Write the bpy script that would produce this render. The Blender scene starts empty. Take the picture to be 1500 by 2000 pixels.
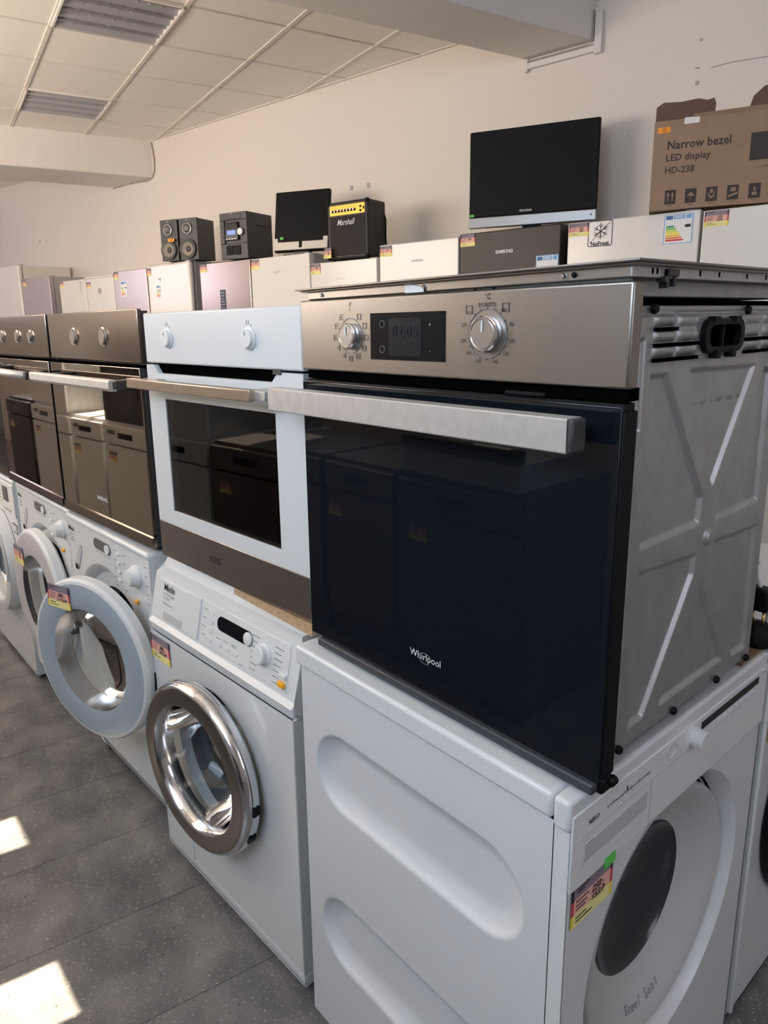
import bpy, bmesh, math, random
import numpy as np
from mathutils import Matrix, Vector, Euler
random.seed(4)
PI = math.pi
C = bpy.context.scene.collection
scn = bpy.context.scene

# ---------------------------------------------------------------- camera
cd = bpy.data.cameras.new('camera'); cam = bpy.data.objects.new('camera', cd); C.objects.link(cam)
cam.matrix_world = (Matrix.Translation((0.9846, -0.7033, 1.4283)) @ Matrix.Rotation(0.8806, 4, 'Z')
                    @ Matrix.Rotation(PI/2 - 0.2225, 4, 'X') @ Matrix.Rotation(-0.0205, 4, 'Z'))
cd.sensor_width = 36; cd.sensor_fit = 'AUTO'; cd.lens = 1364.2/2000*36
cd.shift_x = (750-695.46)/2000; cd.shift_y = (938.41-1000)/2000
cd.clip_start = 0.02; cd.clip_end = 100
scn.camera = cam

# ---------------------------------------------------------------- world, sun, daylight through the windows, added fill lamps, exposure
w = bpy.data.worlds.new('sky'); scn.world = w; w.use_nodes = True
w.node_tree.nodes['Background'].inputs[0].default_value = (0.55, 0.72, 1.0, 1)
w.node_tree.nodes['Background'].inputs[1].default_value = 1.3
sd = bpy.data.lights.new('sun', 'SUN'); sun = bpy.data.objects.new('sun', sd); C.objects.link(sun)
sd.energy = 36; sd.angle = 0.005; sd.color = (1.0, 0.86, 0.66)
EL, AZ = math.radians(58), math.radians(81)
sdir = Vector((math.cos(AZ)*math.cos(EL), math.sin(AZ)*math.cos(EL), -math.sin(EL)))
sun.rotation_euler = sdir.to_track_quat('-Z', 'Y').to_euler()
def area(name, loc, aim, sx, sz, power, color, spread=PI):
    ld = bpy.data.lights.new(name, 'AREA'); ld.shape = 'RECTANGLE'; ld.size = sx; ld.size_y = sz
    ld.energy = power; ld.color = color; ld.spread = spread
    o = bpy.data.objects.new(name, ld); C.objects.link(o); o.location = loc
    o.rotation_euler = Vector(aim).to_track_quat('-Z', 'Z').to_euler()
    return o
area('daylight_near_window', (0.7, -1.99, 2.4), (-0.1, 1, -0.75), 2.0, .95, 34, (0.42, 0.71, 1.0))
area('daylight_far_window', (-3.7, -1.99, 2.13), (0, 1, -0.1), 3.5, .9, 50, (1.0, 0.86, 0.72))
area('daylight_end_window', (-8.2, -1.99, 2.13), (0, 1, 0.0), 1.6, .9, 26, (0.86, 0.80, 0.95))
area('fill_right_wall', (4.15, 0.3, 1.9), (-1, 0, -0.1), 2.4, 1.2, 30, (0.82, 0.82, 1.0))  # added fill lamp, there is no window in this wall
area('bounce_fill_far_window', (-3.7, -1.985, 2.1), (-0.1, 1, 0.6), 3.5, 0.7, 80, (1.0, 0.80, 0.62))  # added up-light standing in for sun bounced off the pavement
area('bounce_fill_near_window', (0.7, -1.985, 2.4), (-0.1, 1, 0.6), 2.0, 0.8, 20, (0.92, 0.88, 0.86))  # weaker added up-light, same stand-in for pavement bounce
scn.view_settings.view_transform = 'Standard'; scn.view_settings.look = 'None'
scn.view_settings.gamma = 1; scn.view_settings.use_curve_mapping = False
scn.view_settings.exposure = -0.08
scn.cycles.max_bounces = 10; scn.cycles.diffuse_bounces = 5; scn.cycles.glossy_bounces = 5
scn.cycles.transmission_bounces = 8; scn.cycles.transparent_max_bounces = 12
scn.cycles.sample_clamp_indirect = 4; scn.cycles.caustics_reflective = False; scn.cycles.caustics_refractive = False

# ---------------------------------------------------------------- materials
def mat(name, col, rough=0.5, metal=0.0, ior=1.5, coat=0.0, bump=None, noise=None, alpha=None, aniso=None, emit=None):
    m = bpy.data.materials.new(name); m.use_nodes = True
    nt = m.node_tree; b = nt.nodes['Principled BSDF']
    b.inputs['Base Color'].default_value = (*col, 1); b.inputs['Roughness'].default_value = rough
    b.inputs['Metallic'].default_value = metal; b.inputs['IOR'].default_value = ior
    if coat: b.inputs['Coat Weight'].default_value = coat; b.inputs['Coat Roughness'].default_value = 0.08
    if alpha is not None: b.inputs['Alpha'].default_value = alpha
    if emit: b.inputs['Emission Color'].default_value = (*col, 1); b.inputs['Emission Strength'].default_value = emit
    if bump or noise or aniso:
        tc = nt.nodes.new('ShaderNodeTexCoord'); mp = nt.nodes.new('ShaderNodeMapping')
        nt.links.new(tc.outputs['Object'], mp.inputs[0])
        n = nt.nodes.new('ShaderNodeTexNoise'); nt.links.new(mp.outputs[0], n.inputs['Vector'])
        sc, amt, dist = bump or noise or (60, 0.1, 0.001)
        if aniso: mp.inputs['Scale'].default_value = aniso
        n.inputs['Scale'].default_value = sc; n.inputs['Detail'].default_value = 6
        if bump:
            bp = nt.nodes.new('ShaderNodeBump'); bp.inputs['Strength'].default_value = amt; bp.inputs['Distance'].default_value = dist
            nt.links.new(n.outputs[0], bp.inputs['Height']); nt.links.new(bp.outputs[0], b.inputs['Normal'])
        if noise:
            r = nt.nodes.new('ShaderNodeMapRange'); r.inputs[3].default_value = 1-amt; r.inputs[4].default_value = 1+amt
            r.inputs[1].default_value = 0.3; r.inputs[2].default_value = 0.7
            nt.links.new(n.outputs[0], r.inputs[0])
            mx = nt.nodes.new('ShaderNodeVectorMath'); mx.operation = 'SCALE'; mx.inputs[0].default_value = col
            nt.links.new(r.outputs[0], mx.inputs['Scale']); nt.links.new(mx.outputs[0], b.inputs['Base Color'])
    return m
def glass(name, tint, mixfac, rough=0.02, ior=1.5):
    m = bpy.data.materials.new(name); m.use_nodes = True; nt = m.node_tree; nt.nodes.clear()
    o = nt.nodes.new('ShaderNodeOutputMaterial'); t = nt.nodes.new('ShaderNodeBsdfTransparent'); g = nt.nodes.new('ShaderNodeBsdfGlossy')
    f = nt.nodes.new('ShaderNodeFresnel'); f.inputs[0].default_value = ior; mx = nt.nodes.new('ShaderNodeMixShader')
    t.inputs[0].default_value = (*tint, 1); g.inputs['Roughness'].default_value = rough; g.inputs[0].default_value = (mixfac,)*3+(1,)
    nt.links.new(f.outputs[0], mx.inputs[0]); nt.links.new(t.outputs[0], mx.inputs[1]); nt.links.new(g.outputs[0], mx.inputs[2]); nt.links.new(mx.outputs[0], o.inputs[0])
    return m
M = {}
M['enamel'] = mat('white_enamel', (0.70, 0.73, 0.755), 0.32, coat=0.25)
M['enamel_matte'] = mat('white_enamel_side', (0.66, 0.69, 0.725), 0.42, bump=(900, 0.04, 0.0004))
M['plastic'] = mat('white_plastic', (0.73, 0.75, 0.76), 0.38)
M['plastic_grey'] = mat('light_grey_plastic', (0.52, 0.53, 0.54), 0.45)
M['door_blue'] = mat('blue_grey_door', (0.36, 0.44, 0.52), 0.35, coat=0.2)
M['steel'] = mat('brushed_steel', (0.36, 0.34, 0.32), 0.34, 1.0, bump=(40, 0.10, 0.0006), aniso=(1, 1, 60))
M['steel_dark'] = mat('brown_grey_steel', (0.21, 0.19, 0.185), 0.42, .9, noise=(30, 0.12, 0), aniso=(1, 1, 30))
M['steel_light'] = mat('satin_aluminium', (0.60, 0.59, 0.585), 0.5, 0.7, noise=(60, 0.06, 0))
M['spun'] = mat('spun_aluminium', (0.55, 0.55, 0.56), 0.28, 1.0, bump=(80, .3, .0005))
M['galv'] = mat('galvanised_sheet', (0.46, 0.475, 0.48), 0.42, 0.75, noise=(26, 0.08, 0))
M['galv_reflection'] = mat('galv_blue_reflection', (0.50, 0.60, 0.64), 0.4, 0.6)  # galvanised sheet with a blue reflection put into its colour
M['chrome'] = mat('chrome', (0.74, 0.74, 0.77), 0.13, 1.0)
M['drum'] = mat('drum_steel', (0.50, 0.53, 0.56), 0.22, 1.0)
M['rubber'] = mat('grey_rubber', (0.10, 0.105, 0.12), 0.6)
M['black'] = mat('black_plastic', (0.005, 0.005, 0.006), 0.5, ior=1.25)
M['black_soft'] = mat('black_vinyl', (0.022, 0.02, 0.02), 0.55, bump=(500, 0.3, 0.0006))
M['charcoal'] = mat('charcoal_plastic', (0.045, 0.045, 0.05), 0.45)
M['grey_dark'] = mat('dark_grey_plastic', (0.12, 0.12, 0.125), 0.4)
M['black_glass'] = mat('black_door_glass', (0.006, 0.008, 0.012), 0.03, ior=1.45)
M['mirror_glass'] = mat('dark_reflective_glass', (0.40, 0.34, 0.29), 0.02, 1.0)
M['mirror_panel'] = mat('dark_reflective_panel', (0.34, 0.29, 0.26), 0.18, 1.0)
M['screen'] = mat('matt_screen', (0.007, 0.008, 0.011), 0.5, ior=1.22)
M['display'] = mat('dark_display', (0.006, 0.006, 0.009), 0.15, ior=1.4)
M['glass'] = glass('porthole_glass', (0.82, 0.86, 0.88), 0.9, ior=1.45)
M['oven_glass'] = glass('tinted_oven_glass', (0.46, 0.42, 0.40), 0.9, ior=1.6)
M['funnel'] = glass('frosted_funnel', (0.62, 0.63, 0.65), 0.7, 0.2)
M['cavity'] = mat('oven_cavity', (0.09, 0.085, 0.085), 0.3)
M['ink'] = mat('black_ink', (0.02, 0.02, 0.02), 0.7)
M['ink_grey'] = mat('grey_ink', (0.26, 0.27, 0.29), 0.7)
M['ink_white'] = mat('pale_ink', (0.72, 0.73, 0.75), 0.5)
M['ink_dim'] = mat('dim_segment', (0.03, 0.032, 0.038), 0.8, ior=1.2)
M['orange'] = mat('orange_button', (0.95, 0.42, 0.02), 0.4)
M['tag_top'] = mat('tag_violet_grey', (0.24, 0.20, 0.25), 0.6)
M['tag_mid'] = mat('tag_salmon', (0.82, 0.44, 0.37), 0.6)
M['tag_low'] = mat('tag_yellow', (0.86, 0.80, 0.32), 0.6)
M['tag_black'] = mat('tag_black', (0.02, 0.015, 0.03), 0.6)
M['tag_red'] = mat('tag_red', (0.58, 0.05, 0.08), 0.6)
M['tag_yel'] = mat('tag_strong_yellow', (0.85, 0.70, 0.04), 0.6)
M['green'] = mat('green_sticker', (0.12, 0.62, 0.10), 0.6)
M['orange_st'] = mat('orange_sticker', (0.98, 0.36, 0.03), 0.6)
M['paper'] = mat('white_paper', (0.84, 0.84, 0.84), 0.6)
M['eu_blue'] = mat('energy_blue', (0.05, 0.16, 0.42), 0.6)
M['eu_sky'] = mat('energy_light_blue', (0.16, 0.42, 0.78), 0.6)
for i, c in enumerate([(0.0, 0.33, 0.12), (0.18, 0.55, 0.10), (0.62, 0.72, 0.05), (0.95, 0.82, 0.02), (0.92, 0.50, 0.03), (0.82, 0.20, 0.03), (0.70, 0.04, 0.03)]):
    M['e%d' % i] = mat('energy_band', c, 0.6)
M['card'] = mat('cardboard', (0.33, 0.225, 0.155), 0.8, noise=(9, 0.06, 0))
M['card_dark'] = mat('cardboard_inside', (0.15, 0.095, 0.07), 0.85)
M['card_ink'] = mat('cardboard_print', (0.055, 0.045, 0.045), 0.8)
M['board'] = mat('chipboard', (0.52, 0.36, 0.22), 0.7, noise=(120, 0.2, 0))
M['walnut'] = mat('brown_board', (0.24, 0.15, 0.095), 0.55, noise=(20, 0.3, 0), aniso=(1, 8, 1))
M['gold'] = mat('gold_panel', (0.78, 0.47, 0.06), 0.35, 0.3)
M['cream'] = mat('cream_fridge', (0.78, 0.74, 0.68), 0.28, coat=0.4)
M['fridge_white'] = mat('fridge_white', (0.76, 0.74, 0.71), 0.30, coat=0.25)
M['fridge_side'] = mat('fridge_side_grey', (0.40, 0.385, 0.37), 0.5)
M['fridge_pink'] = mat('champagne_silver', (0.60, 0.52, 0.50), 0.30, 0.55)
M['fridge_steel'] = mat('fridge_steel', (0.42, 0.34, 0.29), 0.26, 1.0, noise=(30, 0.05, 0), aniso=(30, 1, 1))
M['fridge_grey'] = mat('fridge_silver', (0.52, 0.47, 0.48), 0.38, 0.5)
M['fridge_black'] = mat('fridge_black', (0.030, 0.024, 0.021), 0.38, ior=1.35)
M['wall'] = mat('painted_plaster', (0.77, 0.72, 0.665), 0.85, bump=(14, 0.25, 0.004))
M['beam'] = mat('painted_beam', (0.76, 0.73, 0.70), 0.85, bump=(20, 0.15, 0.003))
M['tile'] = mat('ceiling_tile', (0.86, 0.83, 0.78), 0.9, bump=(260, 0.3, 0.001), noise=None)
M['tbar'] = mat('ceiling_grid_metal', (0.72, 0.68, 0.62), 0.6)
M['louvre'] = mat('louvre_aluminium', (0.55, 0.54, 0.58), 0.45, 0.4)
M['lampwhite'] = mat('lamp_white', (0.80, 0.78, 0.74), 0.5)
M['cable'] = mat('grey_cable', (0.38, 0.34, 0.30), 0.6)
M['cone'] = mat('speaker_cone', (0.30, 0.26, 0.22), 0.6)
M['grey_metal'] = mat('silver_plastic', (0.36, 0.355, 0.35), 0.35, 0.6)
M['cream_plastic'] = mat('pale_bezel', (0.70, 0.66, 0.60), 0.4)
M['hole'] = mat('recess_shade', (0.002, 0.002, 0.002), 1.0, ior=1.02)  # flat black that puts the shade of gaps and slots into the colour
M['brass'] = mat('brass', (0.75, 0.50, 0.20), 0.3, 1.0)

def floor_mat():
    m = bpy.data.materials.new('speckled_vinyl'); m.use_nodes = True; nt = m.node_tree; b = nt.nodes['Principled BSDF']
    tc = nt.nodes.new('ShaderNodeTexCoord')
    def noise(scale, detail, mp_scale=(1, 1, 1)):
        mp = nt.nodes.new('ShaderNodeMapping'); mp.inputs['Scale'].default_value = mp_scale; mp.inputs['Rotation'].default_value = (0, 0, 0.16)
        nt.links.new(tc.outputs['Object'], mp.inputs[0])
        n = nt.nodes.new('ShaderNodeTexNoise'); n.inputs['Scale'].default_value = scale; n.inputs['Detail'].default_value = detail
        nt.links.new(mp.outputs[0], n.inputs['Vector']); return n
    big = noise(7, 8); fl = noise(95, 4, (1, 2.4, 1)); dk = noise(70, 3, (1.5, 1, 1))
    cr = nt.nodes.new('ShaderNodeValToRGB'); cr.color_ramp.elements[0].position = 0.3; cr.color_ramp.elements[1].position = 0.75
    cr.color_ramp.elements[0].color = (0.098, 0.098, 0.102, 1); cr.color_ramp.elements[1].color = (0.25, 0.235, 0.225, 1)
    nt.links.new(big.outputs[0], cr.inputs[0])
    r1 = nt.nodes.new('ShaderNodeMapRange'); r1.inputs[1].default_value = 0.62; r1.inputs[2].default_value = 0.68; nt.links.new(fl.outputs[0], r1.inputs[0])
    r2 = nt.nodes.new('ShaderNodeMapRange'); r2.inputs[1].default_value = 0.66; r2.inputs[2].default_value = 0.76; nt.links.new(dk.outputs[0], r2.inputs[0])
    m1 = nt.nodes.new('ShaderNodeMix'); m1.data_type = 'RGBA'; m1.inputs['B'].default_value = (0.42, 0.40, 0.36, 1)
    nt.links.new(r1.outputs[0], m1.inputs['Factor']); nt.links.new(cr.outputs[0], m1.inputs['A'])
    m2 = nt.nodes.new('ShaderNodeMix'); m2.data_type = 'RGBA'; m2.inputs['B'].default_value = (0.045, 0.045, 0.048, 1)
    nt.links.new(r2.outputs[0], m2.inputs['Factor']); nt.links.new(m1.outputs['Result'], m2.inputs['A'])
    nt.links.new(m2.outputs['Result'], b.inputs['Base Color'])
    b.inputs['Roughness'].default_value = 0.22
    bp = nt.nodes.new('ShaderNodeBump'); bp.inputs['Strength'].default_value = 0.06; bp.inputs['Distance'].default_value = 0.002
    nt.links.new(big.outputs[0], bp.inputs['Height']); nt.links.new(bp.outputs[0], b.inputs['Normal'])
    return m
M['floor'] = floor_mat()

# ---------------------------------------------------------------- helpers
class B:
    """collects geometry for ONE mesh object"""
    def __init__(s): s.bm = bmesh.new(); s.mats = []
    def mi(s, m):
        if m not in s.mats: s.mats.append(m)
        return s.mats.index(m)
    def _fin(s, verts, m, X, smooth=False):
        vs = set(verts); i = s.mi(m)
        for f in s.bm.faces:
            if all(v in vs for v in f.verts): f.material_index = i; f.smooth = smooth
        if X is not None: bmesh.ops.transform(s.bm, matrix=X, verts=list(vs))
    def box(s, x0, x1, y0, y1, z0, z1, m, bev=0.0, seg=2, X=None):
        t = bmesh.new(); bmesh.ops.create_cube(t, size=1)
        bmesh.ops.transform(t, verts=t.verts, matrix=Matrix.Translation(((x0+x1)/2, (y0+y1)/2, (z0+z1)/2)) @ Matrix.Diagonal((abs(x1-x0), abs(y1-y0), abs(z1-z0), 1)))
        if bev > 0:
            bev = min(bev, 0.49*min(abs(x1-x0), abs(y1-y0), abs(z1-z0)))
            bmesh.ops.bevel(t, geom=list(t.edges), offset=bev, segments=seg, profile=0.5, affect='EDGES')
        t.normal_update()
        for f in t.faces: f.smooth = max(abs(c) for c in f.normal) < .999
        s.merge(t, m, X, None if bev > 0 else False)
        return s
    def merge(s, t, m, X=None, smooth=False):
        if X is not None: bmesh.ops.transform(t, verts=t.verts, matrix=X)
        i = s.mi(m); mp = {v: s.bm.verts.new(v.co) for v in t.verts}
        for f in t.faces:
            try: g = s.bm.faces.new([mp[v] for v in f.verts])
            except ValueError: continue
            g.material_index = i; g.smooth = f.smooth if smooth is None else smooth
        t.free()
    def poly(s, vs, fs, m, smooth=False, X=None):
        i = s.mi(m); v = [s.bm.verts.new(X @ Vector(p) if X is not None else p) for p in vs]
        for f in fs:
            try: g = s.bm.faces.new([v[k] for k in f])
            except ValueError: continue
            g.material_index = i; g.smooth = smooth
        return s
    def lathe(s, prof, m, n=48, X=None, smooth=True, arc=(0, 2*PI), mlist=None):
        """profile [(radius, height)] around local Z"""
        if smooth and len(prof) > 2:      # keep hard edges hard: split the profile at sharp corners
            cut = [0]
            for j in range(1, len(prof)-1):
                a = Vector(prof[j])-Vector(prof[j-1]); c = Vector(prof[j+1])-Vector(prof[j])
                if a.length > 1e-7 and c.length > 1e-7 and a.angle(c) > 0.62: cut.append(j)
            cut.append(len(prof)-1)
            if len(cut) > 2:
                for a, c in zip(cut, cut[1:]): s.lathe(prof[a:c+1], m, n, X, True if c-a > 1 else None, arc)
                return s
        if smooth is None: smooth = abs(prof[0][1]-prof[1][1]) > 1e-5
        full = abs(arc[1]-arc[0]-2*PI) < 1e-6; N = n if full else n+1; vs = []; fs = []
        for r, h in prof:
            for k in range(N):
                a = arc[0]+(arc[1]-arc[0])*k/n; vs.append((r*math.cos(a), r*math.sin(a), h))
        for j in range(len(prof)-1):
            for k in range(n):
                k2 = (k+1) % N; fs.append((j*N+k, j*N+k2, (j+1)*N+k2, (j+1)*N+k))
        s.poly(vs, fs, m, smooth, X)
        return s
    def disc(s, r, h, m, n=48, X=None):
        s.poly([(r*math.cos(2*PI*k/n), r*math.sin(2*PI*k/n), h) for k in range(n)], [tuple(range(n))], m, False, X); return s
    def tube(s, pts, r, m, n=8, closed=False):
        pts = [Vector(p) for p in pts]; rings = []; N = len(pts); up = Vector((0.3, 0.2, 1)).normalized()
        for i, p in enumerate(pts):
            a = pts[i-1] if (i > 0 or closed) else p; b = pts[(i+1) % N] if (i < N-1 or closed) else p
            t = (b-a).normalized(); u = t.cross(up)
            if u.length < 1e-3: u = t.cross(Vector((1, 0, 0)))
            u.normalize(); v = t.cross(u).normalized()
            rings.append([p+(u*math.cos(2*PI*k/n)+v*math.sin(2*PI*k/n))*r for k in range(n)])
        vs = [q for rg in rings for q in rg]; fs = []
        for i in range(N if closed else N-1):
            i2 = (i+1) % N
            for k in range(n): fs.append((i*n+k, i*n+(k+1) % n, i2*n+(k+1) % n, i2*n+k))
        if not closed: fs += [tuple(range(n))[::-1], tuple((N-1)*n+k for k in range(n))]
        s.poly(vs, fs, m, True); return s
    def prism(s, pts, d, m, X=None, smooth=False):
        """2D polygon (x,z) facing -y, from y=0 back to y=d"""
        n = len(pts); vs = [(x, 0, z) for x, z in pts]+[(x, d, z) for x, z in pts]
        fs = [tuple(range(n)), tuple(range(2*n-1, n-1, -1))]+[(k, k+n, (k+1) % n+n, (k+1) % n) for k in range(n)]
        s.poly(vs, fs, m, smooth, X); return s
    def plate_hole(s, x0, x1, z0, z1, cx, cz, r, y0, y1, m, n=64):
        """front plate (facing -y) with a round hole"""
        vs = []; fs = []
        for k in range(n):
            a = 2*PI*k/n; c, q = math.cos(a), math.sin(a)
            tx = (x1-cx)/c if c > 1e-9 else (x0-cx)/c if c < -1e-9 else 1e9
            tz = (z1-cz)/q if q > 1e-9 else (z0-cz)/q if q < -1e-9 else 1e9
            t = min(tx, tz)
            vs += [(cx+r*c, y0, cz+r*q), (cx+t*c, y0, cz+t*q), (cx+r*c, y1, cz+r*q)]
        for k in range(n):
            j = (k+1) % n; fs += [(3*k, 3*k+1, 3*j+1, 3*j), (3*k, 3*j, 3*j+2, 3*k+2)]
        corners = [(x0, z0), (x1, z0), (x1, z1), (x0, z1)]
        b = len(vs); vs += [(x, y0, z) for x, z in corners]
        for ci, (x, z) in enumerate(corners):   # fill corners
            a = math.atan2(z-cz, x-cx) % (2*PI); k = int(a/(2*PI/n)) % n; j = (k+1) % n
            fs.append((3*k+1, b+ci, 3*j+1))
        s.poly(vs, fs, m); return s
    def build(s, name, parent=None, loc=None, rot=None):
        bmesh.ops.recalc_face_normals(s.bm, faces=s.bm.faces)
        me = bpy.data.meshes.new(name); s.bm.to_mesh(me); s.bm.free()
        for m in s.mats: me.materials.append(m)
        o = bpy.data.objects.new(name, me); C.objects.link(o)
        if parent: o.parent = parent
        if loc: o.location = loc
        if rot: o.rotation_euler = rot
        return o
FY = Matrix.Rotation(PI/2, 4, 'X')       # local +Z -> -Y (out of a front face)
def at(x, y, z, R=FY): return Matrix.Translation((x, y, z)) @ R
def tag(o, label, cat, group=None, kind=None):
    o['label'] = label; o['category'] = cat
    if group: o['group'] = group
    if kind: o['kind'] = kind
    return o
def thing(name, label, cat, loc=(0, 0, 0), rz=0, group=None):
    o = bpy.data.objects.new(name, None); C.objects.link(o); o.location = loc; o.rotation_euler = (0, 0, rz)
    o.empty_display_size = 0.05
    return tag(o, label, cat, group)
def small(o): o["kind"] = "stuff"; return o
def struct(b, name, parent=None, label=None):
    o = b.build(name, parent)
    if not parent: o['kind'] = 'structure'
    if label: o['label'] = label
    return o
def text_geo(b, s, X, size, m, bold=0.0, shear=0.0, align='CENTER', squash=1.0, spacing=1.0):
    cu = bpy.data.curves.new('t', 'FONT'); cu.body = s; cu.size = size; cu.align_x = align; cu.align_y = 'CENTER'
    cu.offset = bold; cu.shear = shear; cu.resolution_u = 2; cu.space_character = spacing
    o = bpy.data.objects.new('t', cu); C.objects.link(o)
    me = bpy.data.meshes.new_from_object(o); bpy.data.objects.remove(o); bpy.data.curves.remove(cu)
    t = bmesh.new(); t.from_mesh(me); bpy.data.meshes.remove(me)
    b.merge(t, m, X @ Matrix.Diagonal((squash, 1, 1, 1)))
def text(parent, s, x, y, z, size, m, name='lettering', **k):
    b = B(); text_geo(b, s, at(x, y-0.0008, z), size, m, **k); return b.build(name, parent)
def grid(b, u0, u1, v0, v1, nu, nv, h, fn, m):
    """height field h(U,V) mapped by fn(u,v,h)->(x,y,z) arrays"""
    U, V = np.meshgrid(np.linspace(u0, u1, nu), np.linspace(v0, v1, nv), indexing='ij')
    X, Y, Z = fn(U, V, h(U, V)); P = np.stack([X, Y, Z], -1).reshape(-1, 3)
    me = bpy.data.meshes.new('g'); idx = np.arange(nu*nv).reshape(nu, nv)
    F = np.stack([idx[:-1, :-1], idx[1:, :-1], idx[1:, 1:], idx[:-1, 1:]], -1).reshape(-1, 4)
    me.from_pydata(P.tolist(), [], F.tolist())
    i = b.mi(m); n0 = len(b.bm.faces); b.bm.from_mesh(me); b.bm.faces.ensure_lookup_table()
    for f in b.bm.faces[n0:]: f.material_index = i; f.smooth = True
    bpy.data.meshes.remove(me)
def sdpoly(U, V, P):
    """signed distance to polygon, negative inside"""
    d = np.full(U.shape, 1e9); inside = np.zeros(U.shape, bool); n = len(P)
    for i in range(n):
        ax, ay = P[i]; bx, by = P[(i+1) % n]; ex, ey = bx-ax, by-ay
        wx, wy = U-ax, V-ay; t = np.clip((wx*ex+wy*ey)/(ex*ex+ey*ey), 0, 1)
        d = np.minimum(d, np.hypot(wx-ex*t, wy-ey*t))
        c = ((ay > V) != (by > V)); xi = ax+(V-ay)/(by-ay if by != ay else 1e-9)*ex
        inside ^= c & (U < xi)
    return np.where(inside, -d, d)
def sstep(a, b_, x): t = np.clip((x-a)/(b_-a), 0, 1); return t*t*(3-2*t)

def price_tag(parent, x, y, z, w, h, writing=None, green=False, name='price_label'):
    """x,z = top left corner; lies on the front plane y"""
    b = B(); y -= 0.0015
    def q(x0, x1, z0, z1, m): b.poly([(x+w*x0, y, z-h*z0), (x+w*x1, y, z-h*z0), (x+w*x1, y, z-h*z1), (x+w*x0, y, z-h*z1)], [(0, 3, 2, 1)], m)
    q(.06, .94, 0, .3, M['tag_top']); q(.06, .94, .3, .68, M['tag_mid']); q(.06, .94, .68, 1, M['tag_low'])
    for a, c in ((0, .06), (.94, 1)): q(a, c, 0, .33, M['tag_black']); q(a, c, .33, .68, M['tag_red']); q(a, c, .68, 1, M['tag_yel'])
    o = b.build(name, parent)
    b = B(); yy = y-0.0008
    if writing:
        for i, s in enumerate(writing): text_geo(b, s, at(x+w*.62, yy, z-h*(.42+.2*i)), h*.23, M['ink'], bold=h*.004, shear=.3)
    for z_, x0, x1 in ((.07, .12, .42), (.14, .12, .3), (.36, .1, .4), (.47, .1, .36), (.56, .1, .32), (.76, .1, .36), (.86, .1, .5)):
        b.poly([(x+w*x0, yy, z-h*z_), (x+w*x1, yy, z-h*z_), (x+w*x1, yy, z-h*(z_+.025)), (x+w*x0, yy, z-h*(z_+.025))], [(0, 3, 2, 1)], M['ink'])
    b.build('handwriting', o)
    if green:
        b = B(); b.box(x+w*.74, x+w*1.02, yy-.001, yy, z-h*.16, z+h*.12, M['green']); b.build('green_dot_sticker', o)
    return o
def energy_label(parent, x, y, z, w, h):
    b = B(); y -= 0.0012
    def q(x0, x1, z0, z1, m, dy=0): b.poly([(x+w*x0, y-dy, z-h*z0), (x+w*x1, y-dy, z-h*z0), (x+w*x1, y-dy, z-h*z1), (x+w*x0, y-dy, z-h*z1)], [(0, 3, 2, 1)], m)
    q(0, 1, 0, 1, M['eu_sky']); q(.03, .97, .02, .98, M['paper'], .0004); q(.06, .3, .04, .17, M['eu_blue'], .0008)
    q(.33, .72, .04, .17, M['eu_sky'], .0008); q(.76, .94, .04, .17, M['eu_sky'], .0008)
    for i in range(7):
        z0 = .38+i*.078; x1 = .34+i*.055
        b.poly([(x+w*.08, y-.0008, z-h*z0), (x+w*x1, y-.0008, z-h*z0), (x+w*(x1+.05), y-.0008, z-h*(z0+.03)), (x+w*x1, y-.0008, z-h*(z0+.06)), (x+w*.08, y-.0008, z-h*(z0+.06))], [(0, 4, 3, 2, 1)], M['e%d' % i])
    b.poly([(x+w*.70, y-.0008, z-h*.42), (x+w*.76, y-.0008, z-h*.37), (x+w*.93, y-.0008, z-h*.37), (x+w*.93, y-.0008, z-h*.47), (x+w*.76, y-.0008, z-h*.47)], [(0, 4, 3, 2, 1)], M['ink'])
    o = b.build('energy_label', parent)
    b = B(); text_geo(b, 'ENERG', at(x+w*.525, y-.0012, z-h*.105), h*.11, M['paper'], bold=h*.002, squash=.8*w/h*1.1); b.build('lettering', o)
    return o

# ================================================================ SETTING
WA = math.radians(9.552)                   # the back wall's direction
WO = Vector((-5.565, 2.36, 0)); WT = Vector((math.cos(WA), math.sin(WA), 0)); WN = Vector((-math.sin(WA), math.cos(WA), 0))
def wf(s, off, z=0.0): return WO+WT*s-WN*off+Vector((0, 0, z))
WX = Matrix.Translation(WO) @ Matrix.Rotation(WA, 4, 'Z')
ZC = 3.103
b = B(); b.box(-6.2, 12, 0, 0.2, 0, 3.6, M['wall'], X=WX); struct(b, 'wall_back')
b = B(); b.box(-10.7, -10.5, -2.4, 3.0, 0, 3.6, M['wall']); struct(b, 'wall_left')
b = B(); b.box(4.2, 4.4, -2.4, 5.0, 0, 3.6, M['wall']); struct(b, 'wall_right')
b = B()   # street side wall with its window openings and two added sun slots
opens = [(-9.2, -7.2, 1.65, 2.6), (-5.5, -1.95, 1.65, 2.6), (-1.362, -1.207, 2.30, 2.786), (-0.76, -0.593, 2.25, 2.66), (-.35, 1.75, 1.9, 2.9)]  # the two narrow slots are added to throw the floor's sun patches
xs = -10.7
for x0, x1, z0, z1 in opens:
    b.box(xs, x0, -2.05, -2.01, 0, 3.6, M['wall']); b.box(x0, x1, -2.05, -2.01, 0, z0, M['wall']); b.box(x0, x1, -2.05, -2.01, z1, 3.6, M['wall']); xs = x1
b.box(xs, 4.4, -2.05, -2.01, 0, 3.6, M['wall']); struct(b, 'wall_front')
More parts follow.
